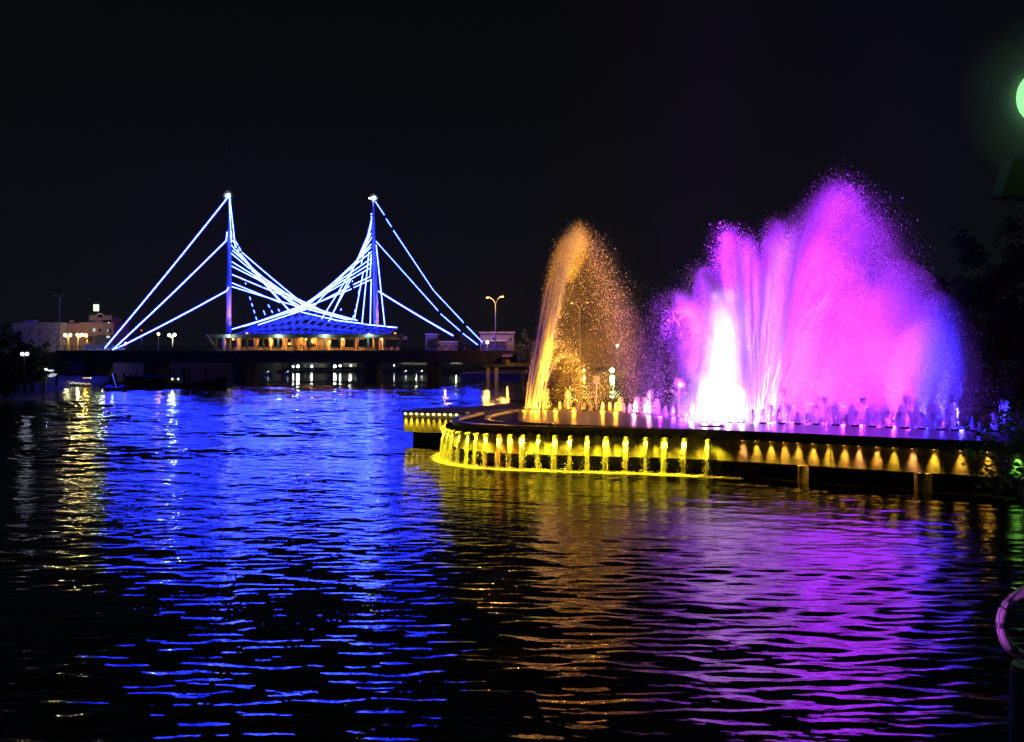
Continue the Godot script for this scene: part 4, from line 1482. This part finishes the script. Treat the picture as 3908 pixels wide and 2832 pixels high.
	for i in 6:
		s = Shape.new()
		s.beam(P(152 + 10 * i, 1440, 137), P(168 + 10 * i, 1427, 139), 0.1, 0.1)
		put("stringer", s.mesh(), M.white, t)
	s = Shape.new()
	s.beam(P(108, 1413, 139), P(206, 1414, 139), 0.08, 0.08)
	put("handrail", s.mesh(), M.white, t)
	for i in 5:
		s = Shape.new()
		s.beam(P(112 + 22 * i, 1413, 139), P(112 + 22 * i, 1442, 139), 0.1, 0.1)
		put("post", s.mesh(), M.wood, t)

func shop(label: String, px0: float, px1: float, py0: float, py1: float, d: float, seed_n: int, c: Color, e: float) -> void:
	# a low waterside shop: wall, flat roof, a row of glowing and dark windows
	var t := thing("waterside_shop", label, "shop", Vector3.ZERO, "low shops along the far quay")
	block(t, "wall", px0, px1, py0, py1, d, 8.0, M.cream)
	block(t, "roof", px0 - 3, px1 + 3, py0 - 2.0, py0, d - 1.2, 10.0, M.white)
	var r := RandomNumberGenerator.new()
	r.seed = seed_n
	var x := px0 + 3.0
	while x < px1 - 6.0:
		var w := r.randf_range(3.0, 9.0)
		if r.randf() < 0.75:
			var tone := [Color(0.8, 0.85, 0.45), Color(0.6, 0.75, 0.5), Color(0.8, 0.35, 0.25), Color(0.4, 0.5, 0.4)][r.randi() % 4] as Color
			window(t, x, minf(x + w, px1 - 2.0), lerpf(py0, py1, r.randf_range(0.15, 0.4)), lerpf(py0, py1, r.randf_range(0.6, 0.9)), d - 0.05, glow(tone.r, tone.g, tone.b, e * r.randf_range(0.2, 1.0)))
		x += w + r.randf_range(1.5, 4.0)
	omni(P((px0 + px1) * 0.5, py0 + 2, d - 4.0), c, 9.0 * e, 0.3)

func far_shore() -> void:
	var c := Color(0.85, 1.0, 0.6)
	shop("low lit waterside shop under the bridge left of its second pier", 480, 800, 1394, 1413, 560, 1, c, 0.5)
	shop("short lit waterside shop under the bridge by the left shore", 240, 322, 1404, 1417, 520, 2, c, 0.5)
	shop("dim waterside shop with posters seen under the pavilion", 936, 1082, 1387, 1406, 590, 3, c, 0.3)
	shop("dim waterside shop between the two brightest under-bridge lamps", 1120, 1250, 1386, 1404, 600, 4, c, 0.18)
	shop("small lit waterside shop right of the brightest under-bridge lamps", 1306, 1362, 1383, 1400, 600, 5, c, 0.5)
	shop("lit waterside shop seen under the bridge's right span", 1522, 1656, 1379, 1393, 590, 6, c, 0.4)
	shop("small lit waterside shop at the bridge's right end", 1716, 1766, 1381, 1391, 590, 7, c, 0.5)
	var w := Color(0.8, 0.85, 1.0)
	var g := Color(0.7, 1.0, 0.55)
	for q in [[918, 1405, w, 12.0, 0.5, 8.0, "big white lamp over the far water left of the pavilion's middle"], [975, 1401, w, 14.0, 0.5, 0.0, "small blue-white quay lamp right of the big white one"], [1047, 1400, w, 18.0, 0.55, 10.0, "small blue-white quay lamp by the red posters"], [1119, 1399, w, 14.0, 0.45, 0.0, "small white quay lamp touching the big green-white glow"],
		[1137, 1398, g, 16.0, 0.7, 30.0, "brightest green-white lamp under the bridge, left of two"], [1190, 1398, w, 16.0, 0.5, 0.0, "small blue-white quay lamp between the two brightest"], [1278, 1398, g, 16.0, 0.7, 30.0, "brightest green-white lamp under the bridge, right of two"], [1298, 1396, w, 16.0, 0.55, 0.0, "small blue-white quay lamp right of the two brightest"], [1339, 1396, w, 10.0, 0.4, 0.0, "tiny white quay lamp before the small shop"], [1504, 1395, w, 8.0, 0.3, 0.0, "tiny white quay lamp left of the right span's shop"]]:
		bulb_lamp(q[6], q[0], q[1], 560, q[2], q[3], q[4], q[5])
	# small moored boats with a lamp each, low on the far water
	var n := 0
	for q in [[1546, 1419], [1607, 1418], [950, 1431], [1020, 1428], [1095, 1430], [1919, 1411]]:
		n += 1
		small_boat("small lamp-lit moored boat far under the bridge, %s" % ["left of two at the right span", "right of two at the right span", "leftmost of three under the pavilion", "middle of three under the pavilion", "rightmost of three under the pavilion", "by the right pier columns"][n - 1], P(q[0], 1390, 400 if n > 2 else 440), 3.0, 1.6 if n <= 2 else 0.5)
	n = 0
	for q in [[2229, 1414, Color(1.0, 0.7, 0.15), 26.0, 0.35, 14.0, "small amber lamp seen through the amber spray"], [2336, 1413, Color(0.95, 0.95, 0.3), 45.0, 0.8, 120.0, "bright yellow lamp low behind the amber spray"]]:
		bulb_lamp(q[6], q[0], q[1], 424, q[2], q[3], q[4], q[5])
	bulb_lamp("green lamp on a tall post behind the amber spray", 2356, 1319, 430, Color(0.35, 1.0, 0.25), 30.0, 0.42, 30.0)

func small_boat(label: String, at: Vector3, l: float, e: float) -> void:
	at.y = 0.0
	var t := thing("small_boat", label, "boat", at)
	var s := Shape.new()
	hull(s, l, l * 0.28, 0.7)
	put("hull", s.mesh(), M.wood, t)
	s = Shape.new()
	s.box(Vector3(-l * 0.1, 0.95, 0), Vector3(l * 0.35, 0.5, l * 0.18))
	put("cabin", s.mesh(), M.white, t)
	s = Shape.new()
	s.ball(Vector3(l * 0.12, 1.35, 0.1), Vector3(0.22, 0.16, 0.22), 5, 8)
	put("lamp", s.mesh(), glow(0.8, 0.95, 0.7, 4.0 * e), t)
	s = Shape.new()
	s.tube([Vector3(l * 0.12, 0.5, 0.1), Vector3(l * 0.12, 1.25, 0.1)], [0.04, 0.04], 6)
	put("lamp_mast", s.mesh(), M.dark, t)

func hull(s: Shape, l: float, w: float, h: float) -> void:
	# bow to +x; sheer rises to the bow, closed deck below the gunwale
	var st := []
	for i in 11:
		var f := i / 10.0
		var half := w * 0.5 * (1.0 - pow(absf(f * 2.0 - 0.9) / 1.1, 3.0))
		half = maxf(half, 0.03)
		var top := h * (0.75 + 0.25 * pow(absf(f * 2.0 - 1.0), 2.0) + (0.9 * pow(maxf(0.0, f - 0.55) / 0.45, 2.0)))
		var x := (f - 0.5) * l
		st.append([Vector3(x, -0.15, 0), Vector3(x, -0.05, half * 0.6), Vector3(x, top, half), Vector3(x, top - 0.12, half - 0.06), Vector3(x, -0.05, -half * 0.6), Vector3(x, top, -half), Vector3(x, top - 0.12, -half + 0.06)])
	for i in 10:
		var a: Array = st[i]
		var b: Array = st[i + 1]
		s.quad(a[0], b[0], b[1], a[1], Vector3(0, -1, 0.4))
		s.quad(a[1], b[1], b[2], a[2], Vector3(0, -0.2, 1))
		s.quad(a[2], b[2], b[3], a[3], Vector3(0, 1, 0))
		s.quad(a[0], b[0], b[4], a[4], Vector3(0, -1, -0.4))
		s.quad(a[4], b[4], b[5], a[5], Vector3(0, -0.2, -1))
		s.quad(a[5], b[5], b[6], a[6], Vector3(0, 1, 0))
		s.quad(a[3], b[3], b[6], a[6], Vector3(0, 1, 0))
	s.tri(st[0][1], st[0][2], st[0][5], Vector3.LEFT)
	s.tri(st[0][1], st[0][5], st[0][4], Vector3.LEFT)

func right_town() -> void:
	var amber := Color(1.0, 0.42, 0.07)
	street_lamp("twin-arm amber street lamp on a tall pole right of the bridge", [[1860, 1136], [1918, 1132]], 1891, 1322, 300, amber, 130.0)
	street_lamp("twin-arm amber street lamp seen through the amber spray", [[2182, 1158], [2242, 1155]], 2213, 1412, 440, amber, 120.0)
	street_lamp("twin-head amber street lamp at the left edge of the purple fan", [[2541, 1173], [2567, 1183]], 2590, 1420, 290, amber, 40.0)
	var t := thing("white_house", "white two-storey house with dark window at the bridge's right end", "house")
	block(t, "wall", 1832, 1962, 1272, 1360, 318, 12.0, mat(0.26, 0.25, 0.23, 0.85))
	block(t, "roof", 1826, 1966, 1266, 1272, 317, 14.0, M.cream)
	window(t, 1943, 1953, 1288, 1302, 317.9, M.pane)
	window(t, 1880, 1894, 1288, 1302, 317.9, M.pane)
	block(t, "shop_canopy", 1842, 1930, 1298, 1301, 314, 4.0, M.white)
	t = thing("cream_shed", "small cream flat-roofed block behind the right stay cables", "building")
	block(t, "wall", 1623, 1668, 1277, 1345, 345, 8.0, M.cream)
	block(t, "roof", 1621, 1671, 1273, 1277, 344.5, 9.0, M.white)
	t = thing("low_house", "long low amber-lit house between the cream block and white house", "house")
	block(t, "wall", 1664, 1745, 1306, 1345, 335, 8.0, M.cream)
	block(t, "roof", 1660, 1748, 1302, 1306, 334.5, 9.0, M.white)
	for q in [1680, 1706, 1726]:
		window(t, q, q + 9, 1307.5, 1312, 334.9, M.pane)
	omni(P(1700, 1290, 322), amber, 14.0, 0.2)
	bulb_lamp("amber wall lamp in front of the white house", 1860, 1307, 308, amber, 30.0, 0.4, 36.0, 1335)
	bulb_lamp("tiny amber lamp on the road behind the right stay cables", 1772, 1304, 330, amber, 6.0, 0.25, 0.0, 1335)
	bulb_lamp("tiny red lamp high on the dark trees at far right", 3661, 1099, 150, Color(1.0, 0.25, 0.1), 6.0, 0.05, 0.0, 1380)
	# walkway on columns to the right of the bridge
	t = thing("walkway", "low concrete walkway on square columns right of the bridge", "walkway")
	block(t, "deck", 1930, 2560, 1386, 1398, 262, 4.0, M.bridge)
	for px in [1856, 1888]:
		block(t, "column", px, px + 13, 1400, 1458, 264, 1.0, M.white)
	block(t, "cap_beam", 1840, 1935, 1392, 1400, 263.6, 1.6, M.bridge)
	for px in [1990, 2080, 2170, 2260, 2350, 2440]:
		block(t, "column", px, px + 12, 1398, 1458, 263, 1.0, M.bridge)
	t = thing("ticket_hut", "small hut with orange sloping roof on the walkway", "hut")
	block(t, "wall", 1932, 1946, 1365, 1386, 263.5, 2.0, M.pink)
	for i in 6:
		block(t, "slat", 1917 + i * 2.6, 1918.4 + i * 2.6, 1362, 1386, 263, 0.1, M.wood)
	var s := Shape.new()
	s.quad(P(1913, 1362, 261.5), P(1950, 1362, 261.5), P(1964, 1351, 266), P(1922, 1351, 266), Vector3(0, 1, 1))
	s.quad(P(1913, 1363, 261.5), P(1950, 1363, 261.5), P(1964, 1352, 266), P(1922, 1352, 266), Vector3(0, -1, -1))
	put("roof", s.mesh(), M.pink, t)
	omni(P(1935, 1345, 258), amber, 12.0, 0.15)

func boats() -> void:
	# the long dark boat
	var at := P(645, 1390, 186)
	at.y = 0.0
	var t := thing("long_boat", "long dark wooden boat with raised bow moored before the bridge", "boat", at)
	var s := Shape.new()
	hull(s, 19.5, 3.2, 1.0)
	put("hull", s.mesh(), M.wood, t)
	s = Shape.new()
	s.box(Vector3(-2.5, 1.25, 0), Vector3(9.0, 0.9, 1.9))
	put("cabin", s.mesh(), M.wood, t)
	s = Shape.new()
	for e in [-1.0, 1.0]:
		s.quad(Vector3(-7.4, 1.75, e * 1.3), Vector3(2.4, 1.75, e * 1.3), Vector3(2.4, 2.05, 0), Vector3(-7.4, 2.05, 0), Vector3(0, 1, e * 0.2))
		s.quad(Vector3(-7.4, 1.72, e * 1.3), Vector3(2.4, 1.72, e * 1.3), Vector3(2.4, 2.0, 0), Vector3(-7.4, 2.0, 0), Vector3(0, -1, 0))
	put("roof", s.mesh(), M.dark, t)
	s = Shape.new()
	s.beam(Vector3(9.3, 1.5, 0), Vector3(9.75, 2.5, 0), 0.12, 0.3)
	put("stem_post", s.mesh(), mat(0.6, 0.2, 0.12, 0.6), t)
	for x in [0.9, 1.9]:
		s = Shape.new()
		s.ball(Vector3(x, 1.5, 1.1), Vector3(0.12, 0.2, 0.1), 4, 8)
		put("deck_lamp", s.mesh(), glow(0.8, 1.0, 0.6, 2.5), t)
	# mooring piles
	var piles := [[556, 1402], [574, 1404], [650, 1400], [664, 1404], [697, 1402], [706, 1399], [720, 1402], [785, 1400], [474, 1420], [498, 1424], [520, 1420], [440, 1424], [424, 1422]]
	for i in piles.size():
		var q = piles[i]
		var d := 192.0 + 3.0 * sin(i * 2.0)
		var p := P(q[0], q[1], d)
		s = Shape.new()
		s.tube([Vector3(0, -0.5, 0), Vector3(0.02, p.y * 0.6, 0), Vector3(0, p.y - 0.25, 0), Vector3(0, p.y, 0)], [0.2, 0.19, 0.18, 0.04], 8)
		var o := put("mooring_pile", s.mesh(), M.wood, null, Vector3(p.x, 0, p.z))
		tag(o, "dark pointed mooring pile, %s from the left by the long boat" % nth([12, 11, 8, 9, 10, 0, 1, 2, 3, 4, 5, 6, 7].find(i) + 1), "pile", "mooring piles by the long boat")
	# small boat under a blue cover
	at = P(443, 1390, 168)
	at.y = 0.0
	t = thing("covered_boat", "small boat under a bright blue cover left of the long boat", "boat", at)
	s = Shape.new()
	hull(s, 3.4, 1.3, 0.5)
	put("hull", s.mesh(), M.wood, t)
	s = Shape.new()
	var pr := [Vector2(0.0, 0.0)]
	for i in 9:
		var f := i / 8.0
		var g := (i + 1) / 8.0
		if i == 8:
			break
		var ha := 0.62 + 0.32 * sin(f * 9.0)
		var hb := 0.62 + 0.32 * sin(g * 9.0)
		for e in [-1.0, 1.0]:
			s.quad(Vector3(-1.4 + 2.7 * f, 0.42, e * 0.5), Vector3(-1.4 + 2.7 * g, 0.42, e * 0.5), Vector3(-1.4 + 2.7 * g, hb, 0), Vector3(-1.4 + 2.7 * f, ha, 0), Vector3(0, 1, e))
	put("cover", s.mesh(), mat(0.03, 0.05, 0.8, 0.5), t)
	omni(at + Vector3(0.2, 2.4, 2.2), Color(0.1, 0.12, 1.0), 4.0, 0.1)
	s = Shape.new()
	s.tube([Vector3(0.2, 0.4, 0.5), Vector3(0.2, 2.4, 2.0)], [0.03, 0.03], 6)
	s.ball(Vector3(0.2, 2.45, 2.1), Vector3(0.05, 0.05, 0.05), 4, 6)
	put("bow_lamp", s.mesh(), glow(0.1, 0.15, 1.0, 1.5), t)
	# pontoon hung with bulbs
	at = P(296, 1390, 200)
	at.y = 0.0
	t = thing("lit_pontoon", "low pontoon strung with yellow and white bulbs near the left shore", "pontoon", at)
	s = Shape.new()
	s.box(Vector3(0, 0.1, 0), Vector3(5.2, 0.35, 1.6))
	put("float", s.mesh(), M.dark, t)
	for x in [-2.4, 0.0, 2.4]:
		s = Shape.new()
		s.tube([Vector3(x, 0.2, 0.5), Vector3(x, 1.6, 0.5)], [0.04, 0.04], 6)
		put("post", s.mesh(), M.dark, t)
	for i in 16:
		var f := i / 15.0
		var o := Shape.new()
		o.ball(Vector3(-2.5 + 5.0 * f, 0.75 - 0.35 * f + 0.12 * sin(i * 2.3), 0.78), Vector3(0.12, 0.08, 0.1), 4, 6)
		put("bulb", o.mesh(), glow(1.0, 1.0 if i < 11 else 0.6, 0.6 if i < 11 else 0.1, 1.6), t)
	for i in 4:
		var o := Shape.new()
		o.ball(Vector3(1.3 + 0.42 * i, 1.5, 0.5), Vector3(0.14, 0.12, 0.14), 4, 6)
		put("bulb", o.mesh(), glow(1.0 if i < 3 else 0.7, 0.5 if i < 3 else 1.0, 0.1 if i < 3 else 0.8, 1.5), t)
	omni(at + Vector3(0.5, 1.2, 1.4), Color(1.0, 0.85, 0.4), 1.5, 0.2)

func greenery() -> void:
	# dark bushes of the left shore
	var k := [[30, 1350, 120, 60, 110], [95, 1375, 128, 62, 80], [165, 1372, 150, 50, 60], [215, 1385, 170, 45, 45], [20, 1430, 112, 90, 70], [120, 1425, 135, 60, 40]]
	for i in k.size():
		tree("dark leafy tree on the left shore, %s" % ["tallest at the picture's edge", "left of the twin globe lamp's stairs", "behind the landing stairs", "rightmost, low, below the cream building", "low one at the picture's edge", "low one beneath the twin globe lamp"][i], k[i][0], k[i][1], k[i][2], 0.9, k[i][3], k[i][4], 2600, "trees on the left shore")
	tree("small amber-lit tree beside the pink building", 350, 1298, 326, 5.6, 22, 20, 900)
	# dark trees at the right end of the bridge and behind the fountain
	var q := [[1785, 1285, 330, 34, 40], [1725, 1290, 340, 26, 26], [1655, 1312, 330, 26, 16], [2000, 1330, 306, 36, 66], [2490, 1330, 200, 70, 130], [2545, 1280, 210, 70, 120], [2440, 1410, 192, 46, 70]]
	for i in q.size():
		tree("dark tree on the right bank, %s" % ["tallest behind the right stay cables", "left of the tallest behind the stay cables", "small round one below the cream block", "between the white house and amber spray", "middle one between amber spray and purple fan", "right one touching the purple fan", "low one right of the green lamp"][i], q[i][0], q[i][1], q[i][2], 1.4 if i > 2 else 5.0, q[i][3], q[i][4], 2400, "dark trees on the right bank")
	var r := [[3660, 1250, 92, 120, 260], [3790, 1120, 86, 150, 290], [3900, 1260, 80, 150, 300], [3560, 1420, 100, 90, 150]]
	for i in r.size():
		tree("big dark tree behind the blue side of the fountain, %s" % ["second from the left", "third and tallest", "rightmost at the picture's edge", "leftmost and lowest"][i], r[i][0], r[i][1], r[i][2], 1.4, r[i][3], r[i][4], 3200, "big dark trees at the far right")

# ---------------------------------------------------------------- near the camera
func nearby() -> void:
	# the quay under the camera and the bank to its right
	var s := Shape.new()
	s.slab(PackedVector2Array([Vector2(-60, -3.2), Vector2(5.6, -3.2), Vector2(5.6, 40), Vector2(-60, 40)]), -1.0, 2.4)
	structure("quay", s.mesh(), M.concrete)
	s = Shape.new()
	s.slab(PackedVector2Array([Vector2(5.6, 40), Vector2(5.6, -5.0), Vector2(7.6, -12), Vector2(10.2, -19), Vector2(15.5, -27), Vector2(31, -19), Vector2(60, -19), Vector2(60, 40)]), -1.0, 1.5)
	structure("right_shore_ground", s.mesh(), M.soil)
	# green globe lamp on its pole beyond the frame's edge, with a loudspeaker under it
	var gp := P(3944, 372, 12.0)
	var t := thing("green_lamp", "large bright green globe lamp high at the right edge", "lamp", Vector3(gp.x + 0.35, 1.5, gp.z))
	s = Shape.new()
	s.tube([Vector3(0, 0, 0), Vector3(0, gp.y - 1.5 + 0.3, 0)], [0.09, 0.06], 10)
	put("pole", s.mesh(), M.dark, t)
	s = Shape.new()
	s.tube([Vector3(0, gp.y - 1.5 + 0.28, 0), Vector3(-0.35, gp.y - 1.5 + 0.34, 0), Vector3(-0.35, gp.y - 1.5 + 0.2, 0)], [0.03, 0.03, 0.03], 6)
	put("arm", s.mesh(), M.dark, t)
	s = Shape.new()
	s.ball(Vector3(-0.35, gp.y - 1.5, 0), Vector3(0.18, 0.26, 0.18), 10, 16)
	put("globe", s.mesh(), glow(0.3, 1.0, 0.32, 1.2), t)
	omni(gp, Color(0.4, 1.0, 0.38), 15.0, 0.2)
	for i in 11:  # fog balls added in layers for the green glow round the globe
		var r := 0.25 * pow(1.13, i)
		halo_fog("lamp_halo", gp, Vector3(r, r + 0.1, r), 0.3 * pow(0.66, i))
	t = thing("loudspeaker", "dark box loudspeaker hanging below the green lamp", "loudspeaker")
	s = Shape.new()
	var d := 12.0
	var f := [P(3866, 604, d), P(3930, 604, d), P(3945, 755, d), P(3822, 745, d)]
	var back := Vector3(0, 0, -0.3)
	s.quad(f[0], f[1], f[2], f[3], Vector3.BACK)
	s.quad(f[0] + back, f[1] + back, f[2] + back, f[3] + back, Vector3.FORWARD)
	for i in 4:
		var m: Vector3 = (f[i] + f[(i + 1) % 4]) * 0.5 - (f[0] + f[2]) * 0.5
		s.quad(f[i], f[(i + 1) % 4], f[(i + 1) % 4] + back, f[i] + back, m)
	put("cabinet", s.mesh(), mat(0.004, 0.004, 0.004, 0.9), t)
	s = Shape.new()
	s.beam(P(3890, 604, 12.1), P(4040, 590, 12.1), 0.03, 0.03)
	put("bracket", s.mesh(), M.dark, t)
	t = thing("added_floodlight", "added violet floodlight on a stake, put in to light the lifebuoy", "floodlight", Vector3(1.2, 0.55, -9.0))  # added lamp, out of view, only there to light the lifebuoy
	s = Shape.new()
	s.box(Vector3(0, 0, 0.08), Vector3(0.3, 0.2, 0.12))
	put("case", s.mesh(), M.dark, t)
	s = Shape.new()
	s.box(Vector3(0, 0, 0.01), Vector3(0.26, 0.16, 0.02))
	put("lens", s.mesh(), glow(0.6, 0.1, 1.0, 2.0), t)
	s = Shape.new()
	s.beam(Vector3(0, -0.1, 0.1), Vector3(0, -1.8, 0.1), 0.05, 0.05)
	put("stake", s.mesh(), M.dark, t)
	spot(Vector3(1.2, 0.55, -9.05), P(3835, 2370, 10.0), Color(0.7, 0.14, 1.0), 9.0, 5.0, 0.06)
	lifebuoy()
	shrub()

func halo_fog(called: String, at: Vector3, r: Vector3, density: float) -> void:  # one fog ball, added round a lamp to make its halo
	var f := FogVolume.new()
	f.name = numbered(called)
	f.shape = RenderingServer.FOG_VOLUME_SHAPE_ELLIPSOID
	f.size = r * 2.0
	var m := FogMaterial.new()
	m.density = density
	m.albedo = Color(0.97, 0.97, 0.97)
	f.material = m
	f.position = at
	f.set_meta("kind", "stuff")
	add_child(f)

func lifebuoy() -> void:
	# a grey concrete post in the water with a lifebuoy hung on it
	var d := 10.2
	var p := P(3960, 1390, d)
	var t := thing("mooring_post", "grey concrete post standing in the water at the lower right corner", "post", Vector3(p.x, 0, p.z))
	var s := Shape.new()
	s.lathe(Vector3.ZERO, [Vector2(0.23, -0.8), Vector2(0.235, 0.4), Vector2(0.23, 1.15), Vector2(0.22, 1.2), Vector2(0.0, 1.22)], 20)
	put("shaft", s.mesh(), M.concrete, t)
	s = Shape.new()
	s.tube([Vector3(0.02, 1.18, 0), Vector3(0.02, 3.0, 0)], [0.06, 0.05], 10)
	put("pipe", s.mesh(), M.dark, t)
	var c := P(3965, 2385, d - 0.18)
	t = thing("lifebuoy", "banded lifebuoy ring hung on the concrete post, lit violet", "lifebuoy", c)
	var white := mat(0.72, 0.68, 0.7, 0.35)
	var dark := mat(0.12, 0.11, 0.11, 0.6)
	var r := 0.315
	for seg in 8:
		s = Shape.new()
		var pts := []
		var rad := []
		var a0 := TAU * (seg + 0.18) / 8.0
		for i in 9:
			var a := a0 + TAU / 8.0 * 0.8 * i / 8.0
			pts.append(Vector3(cos(a) * r, sin(a) * r, 0.06 * cos(a)))
			rad.append(0.043)
		s.tube(pts, rad, 12)
		put("ring_section", s.mesh(), white, t)
		s = Shape.new()
		pts = []
		rad = []
		for i in 4:
			var a := a0 + TAU / 8.0 * (0.8 + 0.2 * i / 3.0)
			pts.append(Vector3(cos(a) * r, sin(a) * r, 0.06 * cos(a)))
			rad.append(0.046)
		s.tube(pts, rad, 12)
		put("band", s.mesh(), dark, t)
	s = Shape.new()
	var rope := []
	var rr := []
	for i in 49:
		var a := TAU * i / 48.0
		rope.append(Vector3(cos(a) * (r + 0.052 + 0.015 * absf(sin(a * 4.0))), sin(a) * (r + 0.052 + 0.015 * absf(sin(a * 4.0))), 0.02))
		rr.append(0.008)
	s.tube(rope, rr, 6)
	put("rope", s.mesh(), white, t)
	t = thing("handrail", "thin curved metal handrail end at the right edge above the lifebuoy", "handrail")
	s = Shape.new()
	s.tube([P(3990, 1800, 11.0), P(3930, 1815, 11.0), P(3896, 1845, 11.0), P(3892, 1880, 11.0), P(3910, 1925, 11.0), P(3960, 1960, 11.0)], [0.02, 0.02, 0.02, 0.02, 0.02, 0.02], 10)
	put("pipe", s.mesh(), mat(0.5, 0.5, 0.5, 0.2, 0.8), t)

func shrub() -> void:
	# leafy branches that lean in over the water from the bank
	var d := 14.5
	var root := Vector3(8.6, 1.5, -15.0)
	var t := thing("shrub", "leafy green shrub leaning in at the right over the pool wall", "shrub", root)
	var small := leaf_mesh(0.055, 0.105)
	var leaf := mat(0.08, 0.12, 0.05, 0.35)
	leaf.backlight_enabled = true
	leaf.backlight = Color(0.35, 0.5, 0.15)
	var leaf2 := mat(0.1, 0.13, 0.06, 0.4)
	leaf2.backlight_enabled = true
	leaf2.backlight = Color(0.4, 0.5, 0.2)
	var tips := [[3768, 1548], [3720, 1600], [3690, 1650], [3665, 1690], [3655, 1725], [3672, 1760], [3715, 1800], [3760, 1835], [3790, 1600], [3830, 1560], [3880, 1545], [3905, 1600], [3850, 1640], [3790, 1690], [3740, 1720], [3810, 1770], [3860, 1800], [3840, 1860], [3900, 1700], [3930, 1640], [3940, 1560], [3900, 1830], [3770, 1650], [3870, 1720], [3960, 1750]]
	var n := 0
	for i in tips.size():
		var tip := P(tips[i][0], tips[i][1], d + 0.5 * sin(i * 2.6)) - root
		var mid := tip * 0.55 + Vector3(0.1, 0.12 + 0.1 * sin(i * 1.3), 0)
		var s := Shape.new()
		s.tube([Vector3(0.03 * sin(i * 5.0), -0.1, 0.03 * cos(i * 5.0)), mid, tip], [0.014, 0.009, 0.003], 5)
		put("branch", s.mesh(), M.bark, t)
		for k in 26:
			var f := pow(rng.randf(), 0.6)
			var at := mid.lerp(tip, 0.15 + 0.9 * f) + Vector3(rng.randfn(), rng.randfn(), rng.randfn()) * 0.075
			var b := Basis.from_euler(Vector3(rng.randf_range(-1.2, 1.2), rng.randf() * TAU, rng.randf_range(-2.4, 2.4)))
			if n < 290 and k < 12:
				n += 1
				var o := put("leaf", small, leaf if rng.randf() < 0.6 else leaf2, t, at)
				o.basis = b.scaled_local(Vector3.ONE * rng.randf_range(0.7, 1.25))
			else:
				extra.append(Transform3D(b.scaled_local(Vector3.ONE * rng.randf_range(0.6, 1.2)), at))
	instances("foliage", small, leaf, extra, t)

var extra := []
